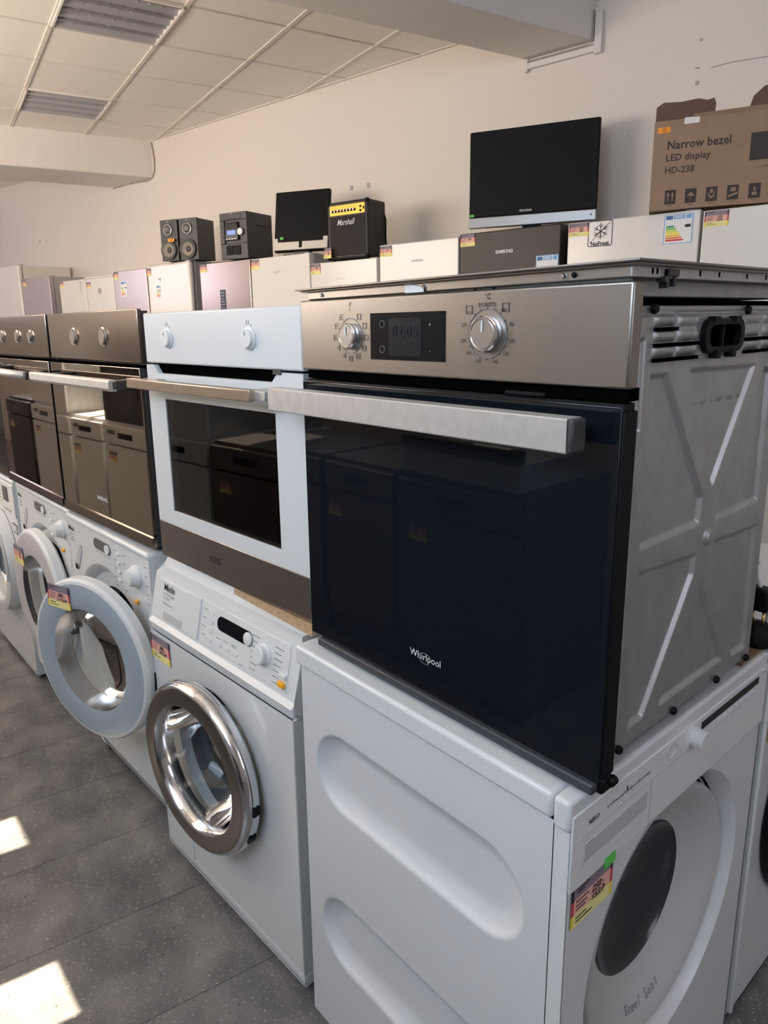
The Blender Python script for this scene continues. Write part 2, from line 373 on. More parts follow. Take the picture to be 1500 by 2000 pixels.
for i, (x0, x1, z0, z1) in enumerate(opens):
    if x1-x0 < 1: continue
    b = B(); n = max(2, round((x1-x0)/0.9))
    b.box(x0, x1, -2.05, -2.01, z0, z0+.05, M['plastic']); b.box(x0, x1, -2.05, -2.01, z1-.05, z1, M['plastic'])
    for k in range(n+1):
        xx = x0+(x1-x0)*k/n; b.box(xx-.03, xx+.03, -2.05, -2.01, z0, z1, M['plastic'])
    o = b.build('window_%d' % (i+1)); o['kind'] = 'structure'
b = B(); b.box(-.42, 2.0, -3.4, -2.06, 2.94, 2.96, M['card']); b.box(-9.4, -7.0, -3.4, -2.06, 2.62, 2.66, M['card']); o = b.build('added_awning'); o['kind'] = 'structure'   # unseen awnings, added to keep the sun out of two windows
b = B(); b.box(-12, 6, -8, -2.3, -.12, -.02, M['wall']); o = b.build('pavement'); o['kind'] = 'structure'

# floor: base slab and single vinyl tiles in the visible aisle
b = B(); b.box(-10.7, 4.4, -2.3, 5.0, -0.1, -0.0025, M['floor']); floor = struct(b, 'floor')
GA = math.radians(81.0)
GU = Vector((math.cos(GA), math.sin(GA), 0)); GV = Vector((-math.sin(GA), math.cos(GA), 0))
fm = {}
for k in range(4):
    b = B(); b.box(-0.2990, 0.2990, -0.1484, 0.1484, -0.0022, 0.0, M['floor']); o = b.build('tile'); fm[k] = o.data
    bpy.data.objects.remove(o)
cnt = 0; F0 = Vector((-0.562, -0.512, 0))
for i in range(-5, 14):
    for j in range(-3, 4):
        c = F0+GV*(0.2985*(i-0.5)+.0)+GU*(0.598*(j+.35+(0.5 if i % 2 else 0)))
        if c.y < -1.3 or c.y > .75 or c.x < -4.2 or c.x > 1.2: continue
        o = bpy.data.objects.new('floor_tile', fm[i % 4]); C.objects.link(o); o.parent = floor
        o.location = c; o.rotation_euler = (0, 0, GA); cnt += 1
# far part of the checker and the rest stays the slab

# ceiling: slab, T-bar grid, tiles, two louvred lamps
b = B(); b.box(-10.7, 4.4, -2.3, 5.0, ZC+0.06, ZC+0.2, M['wall']); ceil = struct(b, 'ceiling')
CA = math.radians(81.0); U = Vector((math.cos(CA), math.sin(CA), 0)); V = Vector((-math.sin(CA), math.cos(CA), 0))
N0 = Vector((-2.625*1.675+0.9846, 1.267*1.675-0.7033, ZC))   # a grid crossing measured in the photograph
ty = None
def inwall(p): return (p-WO).dot(WN)
lamp_cells = {(-1, -1), (-1, 2)}
b = B(); b.box(-.293, .293, -.293, .293, 0.004, 0.016, M['tile'], bev=.003, seg=1); o = b.build('ceiling_tile'); tme = o.data; bpy.data.objects.remove(o)
tiles = 0
for i in range(-6, 5):
    for j in range(-6, 11):
        c = N0+U*(0.6*(i+.5))+V*(0.6*(j+.5))
        if (i, j) in lamp_cells: continue
        if c.x < -9.6 or c.x > 1.6 or c.y < -2.0: continue
        # clip tiles at the back wall
        cor = [c+U*(a*.293)+V*(d*.293) for a, d in ((-1, -1), (1, -1), (1, 1), (-1, 1))]
        dd = [inwall(p) for p in cor]
        if min(dd) > -0.01: continue
        if max(dd) <= 0.0:
            o = bpy.data.objects.new('ceiling_tile', tme); C.objects.link(o); o.parent = ceil; o.location = c; o.rotation_euler = (0, 0, CA)
        else:
            out = []
            for k in range(4):
                p, q = cor[k], cor[(k+1) % 4]; dp, dq = dd[k], dd[(k+1) % 4]
                if dp <= 0: out.append(p)
                if (dp <= 0) != (dq <= 0): out.append(p+(q-p)*(dp/(dp-dq)))
            if len(out) < 3: continue
            n = len(out); bb = B()
            vs = [(p.x, p.y, ZC+.004) for p in out]+[(p.x, p.y, ZC+.016) for p in out]
            bb.poly(vs, [tuple(range(n)), tuple(range(2*n-1, n-1, -1))]+[(k, (k+1) % n, (k+1) % n+n, k+n) for k in range(n)], M['tile'])
            bb.build('ceiling_tile', ceil)
        tiles += 1
def bar(p, q, wd, z0, z1, m, name, parent):
    d = (q-p); L = d.length; d.normalize(); bb = B()
    bb.box(0, L, -wd/2, wd/2, z0, z1, m, X=Matrix.Translation((p.x, p.y, 0)) @ Matrix.Rotation(math.atan2(d.y, d.x), 4, 'Z')); return bb.build(name, parent)
def clipwall(p, q):
    dp, dq = inwall(p), inwall(q)
    if dp > 0 and dq > 0: return None
    if dp > 0: p = p+(q-p)*(dp/(dp-dq))
    elif dq > 0: q = p+(q-p)*(dp/(dp-dq))
    return p, q
for j in range(-5, 11):
    r = clipwall(N0+V*(.6*j)-U*3.6, N0+V*(.6*j)+U*2.6)
    if r: bar(*r, .012, ZC-.001, ZC+.03, M['tbar'], 'grid_bar', ceil)
for i in range(-6, 5):
    r = clipwall(N0+U*(.6*i)-V*3.3, N0+U*(.6*i)+V*6.0)
    if r: bar(*r, .024, ZC-.003, ZC+.03, M['tbar'], 'main_grid_bar', ceil)
bb = B(); bb.box(-3.9, 6, -.022, 0, ZC-.004, ZC+.02, M['tbar'], X=WX); bb.build('edge_trim', ceil)
for n_, (i, j) in enumerate(sorted(lamp_cells)):
    c = N0+U*(.6*(i+.5))+V*(.6*(j+.5))
    t = thing('ceiling_light', ['louvred square ceiling lamp, unlit, the larger one nearer the camera', 'louvred square ceiling lamp, unlit, the smaller one further along near the beam'][n_], 'lamp', (c.x, c.y, ZC), CA, 'louvred ceiling lamps')
    b = B()
    for a in (-1, 1): b.box(a*.293-.006, a*.293+.006, -.299, .299, -.012, .02, M['lampwhite']); b.box(-.299, .299, a*.293-.006, a*.293+.006, -.012, .02, M['lampwhite'])
    b.box(-.298, .298, -.298, .298, .036, .042, M['louvre']); b.build('frame', t)
    for k in range(4):
        y = -.22+k*.147
        b = B(); b.box(-.285, .285, y-.045, y-.040, -.008, .045, M['louvre']); b.box(-.285, .285, y+.040, y+.045, -.008, .045, M['louvre'])
        b.poly([(-.285, y-.045, -.009), (.285, y-.045, -.009), (.285, y, .03), (-.285, y, .03), (.285, y+.045, -.009), (-.285, y+.045, -.009)], [(0, 1, 2, 3), (3, 2, 4, 5)], M['louvre']); b.build('reflector', t)
    for k in range(9):
        x = -.25+k*.0625; b = B(); b.box(x-.001, x+.001, -.285, .285, .008, .03, M['louvre']); b.build('louvre_slat', t)

# beams (they run along the ceiling grid, not square to the wall)
def beam(name, s0, s1, zb, label):
    p0, p1 = wf(s0, -.05), wf(s1, -.05); q0, q1 = p0-U*5.5, p1-U*5.5; b = B()
    vs = [(p.x, p.y, z) for z in (zb, ZC+.07) for p in (p0, p1, q1, q0)]
    b.poly(vs, [(0, 1, 2, 3), (4, 7, 6, 5), (0, 4, 5, 1), (1, 5, 6, 2), (2, 6, 7, 3), (3, 7, 4, 0)], M['beam'])
    bmesh.ops.bevel(b.bm, geom=[e for e in b.bm.edges if abs(e.verts[0].co.z-zb) < 1e-4 and abs(e.verts[1].co.z-zb) < 1e-4], offset=.012, segments=2, profile=.5, affect='EDGES')
    o = b.build(name); o['kind'] = 'structure'; o['label'] = label; return o
beam('trim_2', -.71, -.03, 2.79, 'white plastered ceiling beam at the left with a grey cable at its end')
beam('trim_3', 3.79, 4.21, 2.905, 'white plastered ceiling beam at the upper right with cable trunking')
beam('trim_4', -4.0, -3.32, 2.76, 'far ceiling beam at the left edge')
# trunking and cable
t = thing('cable_trunking', 'cream plastic cable trunking running under and up the right ceiling beam', 'trunking', tuple(wf(4.0, .012, 2.88)), WA)
b = B(); b.box(-.215, .205, -.012, .012, -.032, 0.0, M['beam'], bev=.002); b.build('trunking_cover', t)
b = B(); b.box(.195, .235, -.014, .012, -.045, .16, M['beam'], bev=.002); b.build('upright_cover', t)
b = B(); b.box(-.222, -.20, -.014, .012, -.045, .02, M['beam'], bev=.002); b.build('end_cap', t)
b = B(); b.tube([(.19, -.02, .17), (.19, -.02, .02), (.17, -.02, .004), (-.2, -.02, .004)], .004, M['cable'], 6); b.build('cable', t)
b = B(); b.tube([tuple(wf(s, .008, z)) for s, z in ((-.03, 3.09), (-.012, 3.02), (-.004, 2.93), (-.012, 2.84), (-.06, 2.79), (-.13, 2.775), (-.3, 2.785), (-.48, 2.79), (-.62, 2.785), (-.70, 2.79), (-.73, 2.78))], .006, M['cable'], 6)
tag(b.build('wall_cable'), 'thin grey cable looping down around the left ceiling beam end', 'cable')
# holes and marks in the wall
wb = bpy.data.objects['wall_back']
for s, z, r in ((4.742, 2.777, .008), (4.739, 2.58, .011), (4.406, 2.39, .004), (-2.413, 2.421, .014), (-2.263, 2.414, .012)):
    b = B(); b.lathe([(r, .0), (r*.8, .003), (r*.2, .001)], M['fridge_side'], 10, X=Matrix.Translation(wf(s, .0, z)) @ Matrix.Rotation(WA, 4, 'Z') @ FY); b.build('wall_plug', wb)
for s, z in ((2.407, 2.383), (2.567, 2.379)):
    b = B(); b.box(s-.014, s+.014, -.003, 0, z-.016, z+.016, M['fridge_side'], X=WX); b.build('wall_patch', wb)
b = B(); b.tube([tuple(wf(s, .001, z)) for s, z in ((4.80, 2.636), (4.9, 2.640), (5.05, 2.629), (5.2, 2.640), (5.4, 2.63))], .0022, M['fridge_side'], 4); b.tube([tuple(wf(s, .001, z)) for s, z in ((4.725, 2.650), (4.745, 2.648))], .003, M['fridge_side'], 4); b.build('plaster_crack', wb)

# ================================================================ OVENS
def shell(b, w, d, z0, z1, m, y0=.0, th=.006):
    b.box(0, th, y0, d, z0, z1, m); b.box(w-th, w, y0, d, z0, z1, m); b.box(0, w, y0, d, z1-th, z1, m); b.box(0, w, y0, d, z0, z0+th, m); b.box(0, w, d-th, d, z0, z1, m)
def screw(parent, X, r=.006, m=None, name='screw'):
    b = B(); b.lathe([(r, 0), (r, r*.5), (r*.75, r*.9), (r*.25, r*.9), (r*.2, r*.5), (0.0001, r*.5)], m or M['black'], 12, X=X); return b.build(name, parent)
RX = Matrix.Rotation(PI/2, 4, 'Y')      # local +Z -> +X

# ---- large stainless oven in the foreground (front plane y=0, x 0..0.595)
Z0 = 0.868
ov = thing('built_in_oven', 'stainless steel built-in oven with black glass door and digital clock, nearest the camera', 'oven', (0, 0, Z0))
b = B(); b.box(0, .595, -.004, .018, .484, .597, M['steel'], bev=.003); panel = b.build('control_panel', ov)
b = B(); b.box(.024, .566, .03, .46, .012, .575, M['galv']); b.box(.03, .55, .46, .53, .03, .52, M['galv']); b.build('body', ov)
b = B(); b.box(.006, .590, .004, .03, .470, .484, M['hole']); b.build('vent_gap', ov)
# side sheet with pressed channels (height field, outward = +x)
regs = [[(.072, 1.366), (.118, 1.366), (.243, 1.190), (.240, 1.148), (.077, 1.146)],
        [(.165, 1.368), (.378, 1.363), (.270, 1.196), (.262, 1.196)],
        [(.402, 1.360), (.430, 1.350), (.435, 1.146), (.285, 1.143), (.282, 1.170)],
        [(.079, 1.124), (.240, 1.112), (.237, 1.078), (.121, .903), (.080, .901)],
        [(.262, 1.070), (.366, .906), (.160, .903), (.158, .910)],
        [(.286, 1.120), (.440, 1.113), (.446, .898), (.392, .899), (.272, 1.084)],
        [(.044, 1.292), (.064, 1.294), (.062, 1.408), (.044, 1.408)],
        [(.041, 1.024), (.059, 1.030), (.057, 1.200), (.041, 1.203)],
        [(.041, .903), (.056, .904), (.059, 1.003), (.041, 1.003)]]
lou = [(.0985, 1.420), (.0985, 1.402), (.0985, 1.385), (.154, 1.418), (.154, 1.402), (.154, 1.385), (.342, 1.402), (.342, 1.385), (.402, 1.402), (.402, 1.385), (.342, 1.419), (.402, 1.419)]
def hside(U_, V_):
    V_ = V_+Z0; h = np.zeros_like(U_)
    for R_ in regs:
        d = sdpoly(U_, V_, R_)+.006; h -= .0055*sstep(.004, -.004, d-.0)
    for (cy, cz) in lou:
        e = np.clip(1-((U_-cy)/.026)**4, 0, 1); t = (V_-cz)/.0135; h += .005*e*np.where((t > -.3) & (t < 1), np.sin(np.clip((t+.3)/1.3, 0, 1)*PI), 0)
    dn = np.hypot(U_-.263, V_-1.128); h += .006*sstep(.013, .007, dn)
    d = np.maximum(np.abs(U_-.241)-.075, np.abs(V_-1.403)-.028); h += .002*sstep(.003, -.003, d)
    h += -.003*sstep(.004, .0, np.abs(V_-1.431)-.0)   # crease under the rim
    return h
b = B(); grid(b, .036, .462, .014, .571, 230, 300, hside, lambda u, v, h: (.578+h, u, v), M['galv'])
b.box(.566, .577, .034, .0405, .014, .571, M['galv']); b.box(.566, .577, .456, .462, .014, .571, M['galv'])
side = b.build('side_panel', ov)
for k, (cy, cz) in enumerate(lou):
    if k in (3, 10, 11): continue
    b = B(); b.box(.5785, .5835, cy-.0245, cy+.0245, cz-.0085-Z0, cz-.0042-Z0, M['hole']); b.build('vent_slot', side)
b = B(); Xc = Matrix.Translation((.5805, .2415, 1.403-Z0)) @ Matrix.Rotation(PI/2, 4, 'Z')
def rrect(w, h, r, n=6):
    p = []
    for cx, cz, a0 in ((w-r, h-r, 0), (-w+r, h-r, PI/2), (-w+r, -h+r, PI), (w-r, -h+r, 1.5*PI)):
        for k in range(n+1): p.append((cx+r*math.cos(a0+k*PI/2/n), cz+r*math.sin(a0+k*PI/2/n)))
    return p
o1 = rrect(.056, .021, .017); o2 = rrect(.045, .0135, .012); n = len(o1)
b.poly([(x, -.007, z) for x, z in o1]+[(x, -.007, z) for x, z in o2]+[(x, .01, z) for x, z in o2]+[(x, .004, z) for x, z in o1],
       [(k, (k+1) % n, n+(k+1) % n, n+k) for k in range(n)]+[(n+k, n+(k+1) % n, 2*n+(k+1) % n, 2*n+k) for k in range(n)]+[(k, (k+1) % n, 3*n+(k+1) % n, 3*n+k) for k in range(n)], M['black'], X=Xc)
b.poly([(x, .0005, z) for x, z in o2], [tuple(range(n))], M['hole'], X=Xc)
b.box(-.002, .002, -.004, .002, -.0135, .0135, M['black'], X=Xc)
for sx in (-.022, .022): b.box(sx-.006, sx+.006, -.010, .0, -.028, -.018, M['black'], X=Xc)
for sx in (-.03, .03): b.box(sx-.008, sx+.008, -.009, .0, .017, .024, M['black'], X=Xc)
b.build('carry_grip', ov)
for cy, cz in ((.066, 1.4365), (.315, 1.434), (.056, .888), (.20, .886), (.335, .885), (.442, .885)): screw(ov, Matrix.Translation((.580, cy, cz-Z0)) @ RX)
b = B()
for k, (yy, s) in enumerate(((.187, '11'), (.211, '017'), (.234, '1'), (.259, '4071'), (.288, '9324'), (.316, '763'))):
    text_geo(b, s, Matrix.Translation((.5795, yy, 1.319-Z0)) @ Matrix.Rotation(PI/2, 4, 'Z') @ FY, .008, M['ink'])
b.build('stamped_number', side)
# door
b = B(); b.box(.003, .590, .000, .024, .004, .468, M['black'], bev=.002); b.build('door_frame', ov)
b = B(); b.box(.002, .591, -.006, .0, .004, .466, M['black_glass'], bev=.0018); door = b.build('door_glass', ov)
b = B(); b.box(.03, .588, -.014, .012, -.0105, .004, mat('slate_trim', (.045, .05, .06), .45), bev=.003); b.build('bottom_trim', ov)
b = B(); b.box(.572, .595, -.002, .022, -.012, .010, M['black'], bev=.004); b.tube([(.593, .018, -.004), (.599, .018, .006)], .006, M['black']); b.build('hinge_foot', ov)
b = B(); b.box(.585, .594, -.003, .024, .01, .46, M['black'], bev=.002); b.build('door_edge', ov)
b = B(); b.box(.43, .49, -.003, .006, .4685, .4745, M['black'], bev=.002); b.build('latch', ov)
# inner rack hint behind the glass line
b = B(); prof = [(-.0255, -.019), (-.0268, -.0175), (-.0268, .0175), (-.0255, .019), (0, .019), (0, -.019)]
hx0, hx1 = -.024, .560
n = len(prof); vs = [(x, -.034+y, .4365+z) for x in (hx0, hx1) for (y, z) in prof]
b.poly(vs, [tuple(range(n)), tuple(range(2*n-1, n-1, -1))]+[(k, (k+1) % n, n+(k+1) % n, n+k) for k in range(n)], M['steel_light'])
hd = b.build('handle', ov)
b = B(); b.box(.5605, .5675, -.061, -.034, .4178, .4555, M['charcoal'], bev=.003); b.build('handle_end_cap', hd)
for x in (.04, .52):
    b = B(); b.box(x, x+.02, -.036, -.005, .425, .448, M['charcoal'], bev=.003); b.build('handle_mount', hd)
# controls
def knob(parent, x, y, z, r, face, rim, d=.018, name='knob'):
    b = B(); X = at(x, y, z)
    b.lathe([(r*1.0, 0), (r*1.04, d*.5), (r*1.02, d*.85), (r*.95, d), (r*.86, d), (r*.82, d*.93)], rim, 40, X=X)
    b.build(name+'_ring', parent)
    b = B(); b.lathe([(r*.83, d*.90), (r*.80, d*1.02), (r*.3, d*1.02), (.0001, d*1.02)], face, 40, X=X)
    o = b.build(name, parent)
    b = B(); b.box(-.0012, .0012, -.001, 0, r*.1, r*.72, M['ink_white'], X=Matrix.Translation((x, y-d*1.04, z))); b.build('pointer', o)
    return o
kz = 1.424-Z0-.010
k1 = (.132, .540); k2 = (.402, .543)
for (kx, kz_), r in ((k1, .0205), (k2, .0235)):
    knob(ov, kx, -.004, kz_, r*.95, M['spun'], M['chrome'], d=.010)
    b = B(); b.lathe([(r*1.28, .0), (r*1.3, .0005), (r*1.32, 0)], M['ink_grey'], 48, X=at(kx, -.0046, kz_)); b.build('scale_ring', ov)
b = B(); b.box(.180, .330, -.0055, -.003, .506, .573, M['display']); disp = b.build('display', ov)
b = B(); b.box(.221, .287, -.0060, -.0055, .512, .565, mat('lcd_field', (.014, .015, .020), .25, ior=1.35)); b.build('lcd_field', disp)
text(disp, '02:05', .254, -.0062, .546, .024, M['ink_dim'])
text(disp, '°C', .254, -.0062, .527, .010, M['ink_dim'])
for (ix, iz) in ((.206, .557), (.206, .521)):
    b = B(); b.lathe([(.0048, 0), (.0052, .0006), (.0056, 0)], M['ink_grey'], 20, X=at(ix, -.0056, iz)); b.build('symbol', disp)
text(disp, '+', .304, -.0056, .555, .010, M['ink_grey']); text(disp, '-', .304, -.0056, .521, .010, M['ink_grey'])
b = B()
text_geo(b, 'F', at(k1[0], -.0048, .5865), .009, M['ink']); text_geo(b, '°', at(k1[0], -.0048, .577), .009, M['ink']); text_geo(b, '°C', at(k2[0], -.0048, .588), .0098, M['ink']); text_geo(b, '0 I AUTO', at(k2[0]-.001, -.0048, .5785), .0068, M['ink'], bold=.0001)
for a, s in ((52, '60'), (18, '80'), (-14, '100'), (-42, '120'), (-70, '140'), (-110, '160'), (-138, '180'), (-166, '200'), (162, '220')):
    text_geo(b, s, at(k2[0]+.040*math.cos(math.radians(a)), -.0048, k2[1]+.0365*math.sin(math.radians(a))), .0066, M['ink'])
for a in range(-160, 181, 20):
    ra = math.radians(a); b.box(-.0006, .0006, -.0003, 0, .031, .0325, M['ink'], X=Matrix.Translation((k2[0], -.0045, k2[1])) @ Matrix.Rotation(ra, 4, 'Y'))
b.build('temperature_scale', panel)
b = B()
for a in (56, 26, -4, -32, -62, -90, -118, -148, -176, 154, 124):
    x = k1[0]+.0375*math.cos(math.radians(a)); z = k1[1]+.0345*math.sin(math.radians(a)); s = .0042
    for (x0, x1, z0, z1) in ((-s, s, -s, -s+.0006), (-s, s, s-.0006, s), (-s, -s+.0006, -s, s), (s-.0006, s, -s, s), (-s*.5, s*.5, -.0012, -.0004), (-s*.5, s*.5, .001, .0016)):
        if (a+int(x0*1e4)) % 5 != 0: b.box(x+x0, x+x1, -.0048, -.0044, z+z0, z+z1, M['ink'])
small(b.build('function_symbols', panel))
for (ix, iz) in ((k2[0]-.030, .573), (k2[0]+.028, .5745)):
    b = B(); s = .0052
    for (x0, x1, z0, z1) in ((-s, s, -s, -s+.0006), (-s, s, s-.0006, s), (-s, -s+.0006, -s, s), (s-.0006, s, -s, s), (-s*.5, s*.5, -.003, -.0024)): b.box(ix+x0, ix+x1, -.0048, -.0044, iz+z0, iz+z1, M['ink'])
    b.build('symbol', panel)
lg = text(door, 'Whirlpool', .297, -.0062, .062, .0165, M['ink_white'], squash=.95)
b = B(); b.tube([(.297+.014*math.cos(a), -.0068, .060+.0085*math.sin(a)) for a in np.linspace(.6, 5.2, 24)], .0004, M['ink_grey'], 4); b.build('logo_swirl', door)

# ---- stainless-rimmed hob lying on that oven
hb = thing('built_in_hob', 'built-in hob with stainless rim lying on top of the nearest oven', 'hob', (.008, -.012, 1.4455), 0); hb.rotation_euler = (0, -.005, 0)
b = B()
zt = .0335
b.box(0.0, .592, .004, .52, zt-.0015, zt+.0015, M['steel'], bev=.001)
b.box(-.006, .598, -.004, .526, zt+.0012, zt+.0042, M['steel'], bev=.0012); rim = b.build('rim', hb)
b = B(); b.box(.012, .58, .012, .51, .0198, zt-.001, M['steel_dark'], bev=.001); b.build('underframe', hb)
b = B(); b.box(.0115, .5805, .0105, .013, .0205, zt-.001, M['steel'], bev=.001); b.box(.580, .5825, .0105, .51, .0205, zt-.001, M['steel_light'], bev=.001); b.build('screw_strip', hb)
b = B(); b.box(.03, .552, .032, .50, .0015, .0265, M['galv'], bev=.002); b.box(.028, .572, .022, .032, .006, .0268, M['galv_reflection'], bev=.001); b.build('lower_box', hb)
for x in (.05, .28, .5): screw(hb, at(x, .0105, .0265), .0032, M['chrome'])
screw(hb, at(.514, .0105, .0265), .0032)
for yy in (.05, .06, .16, .21, .29, .35): 
    b = B(); b.box(.5822, .5832, yy, yy+.003, .0245, .0305, M['hole']); b.build('slot', hb)
for x in (.36, .39):
    b = B(); b.box(x, x+.003, .0205, .0222, .008, .0265, M['hole']); b.build('slot', hb)
b = B(); b.box(.576, .586, .078, .084, .010, .030, M['charcoal'], bev=.001); b.box(.576, .588, .078, .102, .022, .030, M['charcoal'], bev=.001); b.box(.576, .584, .098, .104, .012, .024, M['charcoal'], bev=.001); b.box(.578, .588, .070, .076, .016, .022, M['charcoal']); b.build('clamp_bracket', hb)
b = B(); b.poly([(.225, .02, .034), (.225, .02, .020), (.262, .02, .020), (.262, .02, .026)], [(0, 1, 2, 3)], M['paper'], X=Matrix.Translation((.02, -.012, 0))); b.build('paper_tab', hb)
# black slab painted in for the dark gap under the hob
b = B(); b.box(.03, .568, .05, .50, .5725, .5785, M['hole']); b.build('top_gap', ov)

# ---- boards under the ovens
b = B(); b.box(.045, .50, .012, .60, .8515, .8565, M['walnut']); b.box(.50, .566, .475, .60, .8515, .8565, M['walnut']); tag(b.build('packing_board'), 'thin brown board between the nearest oven and the white washing machine below it', 'board')
b = B(); b.box(-.30, -.012, .004, .5, .8525, .8665, M['board']); tag(b.build('packing_board'), 'pale chipboard offcut sticking out under the right corner of the white oven', 'board')
b = B(); b.box(-1.98, -1.80, -.018, .3, .8535, .8655, M['board']); tag(b.build('packing_board'), 'small chipboard offcut on the far washing machine at the left', 'board')

# ---- white oven
wo = thing('built_in_oven', 'white built-in oven with steel handle and brown steel strip below its window', 'oven', (-.625, -.012, .8672), .052)
b = B(); b.box(0, .595, 0, .02, .478, .592, M['enamel'], bev=.004); b.build('control_panel', wo)
b = B(); shell(b, .555, .5, .01, .58, M['galv'], .03); b.build('body', wo).location = (.02, 0, 0)
b = B(); b.box(.01, .585, .012, .03, .45, .478, M['hole']); b.build('vent_gap', wo)
b = B()   # door frame: four bars round the window, top edge dips at the middle
top = [(0, .474), (.035, .474), (.055, .455), (.50, .455), (.52, .474), (.595, .474), (.595, .397), (0, .397)]
b.prism(top, .02, M['enamel']); b.box(0, .078, 0, .02, .093, .397, M['enamel']); b.box(.507, .595, 0, .02, .093, .397, M['enamel']); b.box(.078, .507, 0, .02, .093, .128, M['enamel'])
dr = b.build('door', wo)
b = B(); b.box(0, .595, -.001, .02, .0, .093, mat('brown_steel_strip', (.33, .29, .265), .35, .9, noise=(40, .05, 0)), bev=.002); b.build('lower_strip', wo)
b = B(); b.box(.076, .509, .003, .006, .126, .399, M['oven_glass']); b.build('window_glass', wo)
b = B(); b.box(.06, .53, .44, .45, .1, .42, M['cavity']); b.box(.05, .06, .03, .44, .1, .42, M['cavity']); b.box(.53, .54, .03, .44, .1, .42, M['cavity']); b.box(.05, .54, .03, .44, .09, .1, M['cavity']); b.box(.05, .54, .03, .44, .42, .43, M['cavity']); b.build('cavity', wo)
for sx in (.085, .505):
    b = B()
    for yy in (.05, .09, .38): b.tube([(sx, yy, .13), (sx, yy, .40)], .002, M['chrome'], 6)
    for k in range(6): b.tube([(sx, .05, .15+k*.045), (sx, .38, .15+k*.045)], .002, M['chrome'], 6)
    b.build('rack_ladder', wo)
b = B()
for k in range(15): b.tube([(.09+k*.03, .05, .245), (.09+k*.03, .38, .245)], .0015, M['chrome'], 5)
b.tube([(.085, .05, .245), (.505, .05, .245)], .002, M['chrome'], 6); b.build('wire_shelf', wo)
b = B(); b.box(.015, .515, -.062, -.043, .424, .446, M['steel_light'], bev=.002)
hd = b.build('handle', wo); hd.data.materials[0] = mat('warm_brushed_steel', (.58, .48, .38), .28, .9, noise=(40, .06, 0))
for x in (.04, .50):
    b = B(); b.box(x-.012, x+.045, -.05, .0, .426, .444, M['steel_light'], bev=.002); b.build('handle_mount', hd)
for x in (.115, .435):
    b = B(); b.lathe([(.022, 0), (.022, .003), (.019, .004), (.018, .004), (.018, .009), (.0165, .011), (.0001, .011)], M['plastic'], 40, X=at(x, 0, .535)); o = b.build('knob', wo)
    b = B(); b.box(x-.0008, x+.0008, -.0122, -.0112, .541, .548, M['ink_grey']); b.build('pointer', o)
b = B()
for x in (.112, .430):
    for (dx, dz, w_, h_) in ((0, .033, .010, .001), (-.003, .030, .001, .007), (.005, .030, .001, .007), (0, .027, .012, .001), (.012, .025, .003, .003)): b.box(x+dx-w_/2, x+dx+w_/2, -.0006, 0, .535+dz-h_/2, .535+dz+h_/2, M['ink_grey'])
small(b.build('dial_symbols', wo))
b = B(); b.box(.507, .532, -.002, .01, .470, .480, M['charcoal']); b.build('latch', wo)
text(wo, 'VOSS', .255, -.0014, .046, .021, M['ink'], bold=.0004)

# ---- black ovens further left
def black_oven(loc, rz, label, w, kn, hstyle, glassm, dims, lettering=None):
    t = thing('built_in_oven', label, 'oven', loc, rz, None)
    b = B(); b.box(0, w, 0, .012, .475, .605, M['mirror_panel'], bev=.002); b.build('control_panel', t)
    b = B(); b.box(.01, w-.01, .012, .022, .46, .475, M['hole']); b.build('vent_gap', t)
    b = B(); b.box(.0, w, .004, .034, .0, .46, M['charcoal'], bev=.002); b.box(.0, w, .012, .028, .47, .60, M['charcoal']); b.build('door_frame', t)
    b = B(); b.box(.02, w-.015, .03, .52, .01, .585, M['grey_dark']); b.build('body', t)
    b = B(); b.box(.0, w, -.006, .004, .0, .463, glassm, bev=.0015); d = b.build('door_glass', t)
    b = B(); b.box(.0, w, -.010, -.0065, .0, .028, M['mirror_panel']); b.build('bottom_strip', t)
    if hstyle == 'flat':
        b = B(); pr_ = [(-.060, -.011), (-.066, -.004), (-.066, .012), (-.062, .017), (-.045, .017), (-.045, -.011)]; n = len(pr_)
        vs = [(x, y, .418+z) for x in (-.02, w-.05) for y, z in pr_]
        b.poly(vs, [tuple(range(n)), tuple(range(2*n-1, n-1, -1))]+[(k, (k+1) % n, n+(k+1) % n, n+k) for k in range(n)], M['steel_light'])
    else:
        b = B(); b.tube([(-.02, -.055, .42), (w-.075, -.055, .42)], .013, M['steel_light'], 16)
    h = b.build('handle', t)
    for x in (.06, w-.075):
        b = B(); b.box(x, x+.025, -.058 if hstyle == 'flat' else -.062, -.004, .408, .433, M['charcoal'], bev=.003); b.build('handle_mount', h)
    for x, r in kn:
        b = B(); b.lathe([(r*1.25, 0), (r*1.25, .003), (r*1.12, .005), (r*1.05, .003)], M['chrome'], 32, X=at(x, 0, .538)); b.build('knob_ring', t)
        b = B(); b.lathe([(r, 0), (r, .005), (r*.9, .007), (.0001, .007)], M['steel_dark'], 32, X=at(x, 0, .538)); b.build('knob', t)
    if lettering: text(d, lettering[0], lettering[1], -.0066, lettering[2], .016, M['ink_white'], bold=.0003)
    return t
black_oven((-1.289, -.030, .8665), .048, 'black glass oven with two ringed knobs and flat pale handle, next to the white oven', .605, ((.20, .020), (.40, .020)), 'flat', M['mirror_glass'], None, ('SAMSUNG', .30, .080))
black_oven((-1.905, -.045, .8665), .022, 'dark glass oven with three knobs and round bar handle, second left of the white oven', .600, ((.12, .017), (.30, .017), (.44, .017)), 'bar', M['mirror_glass'], None)
black_oven((-2.535, -.045, .8675), .01, 'dark slate-grey oven cut off by the left edge of the photo', .600, ((.15, .017), (.42, .017)), 'flat', M['black_glass'], None)

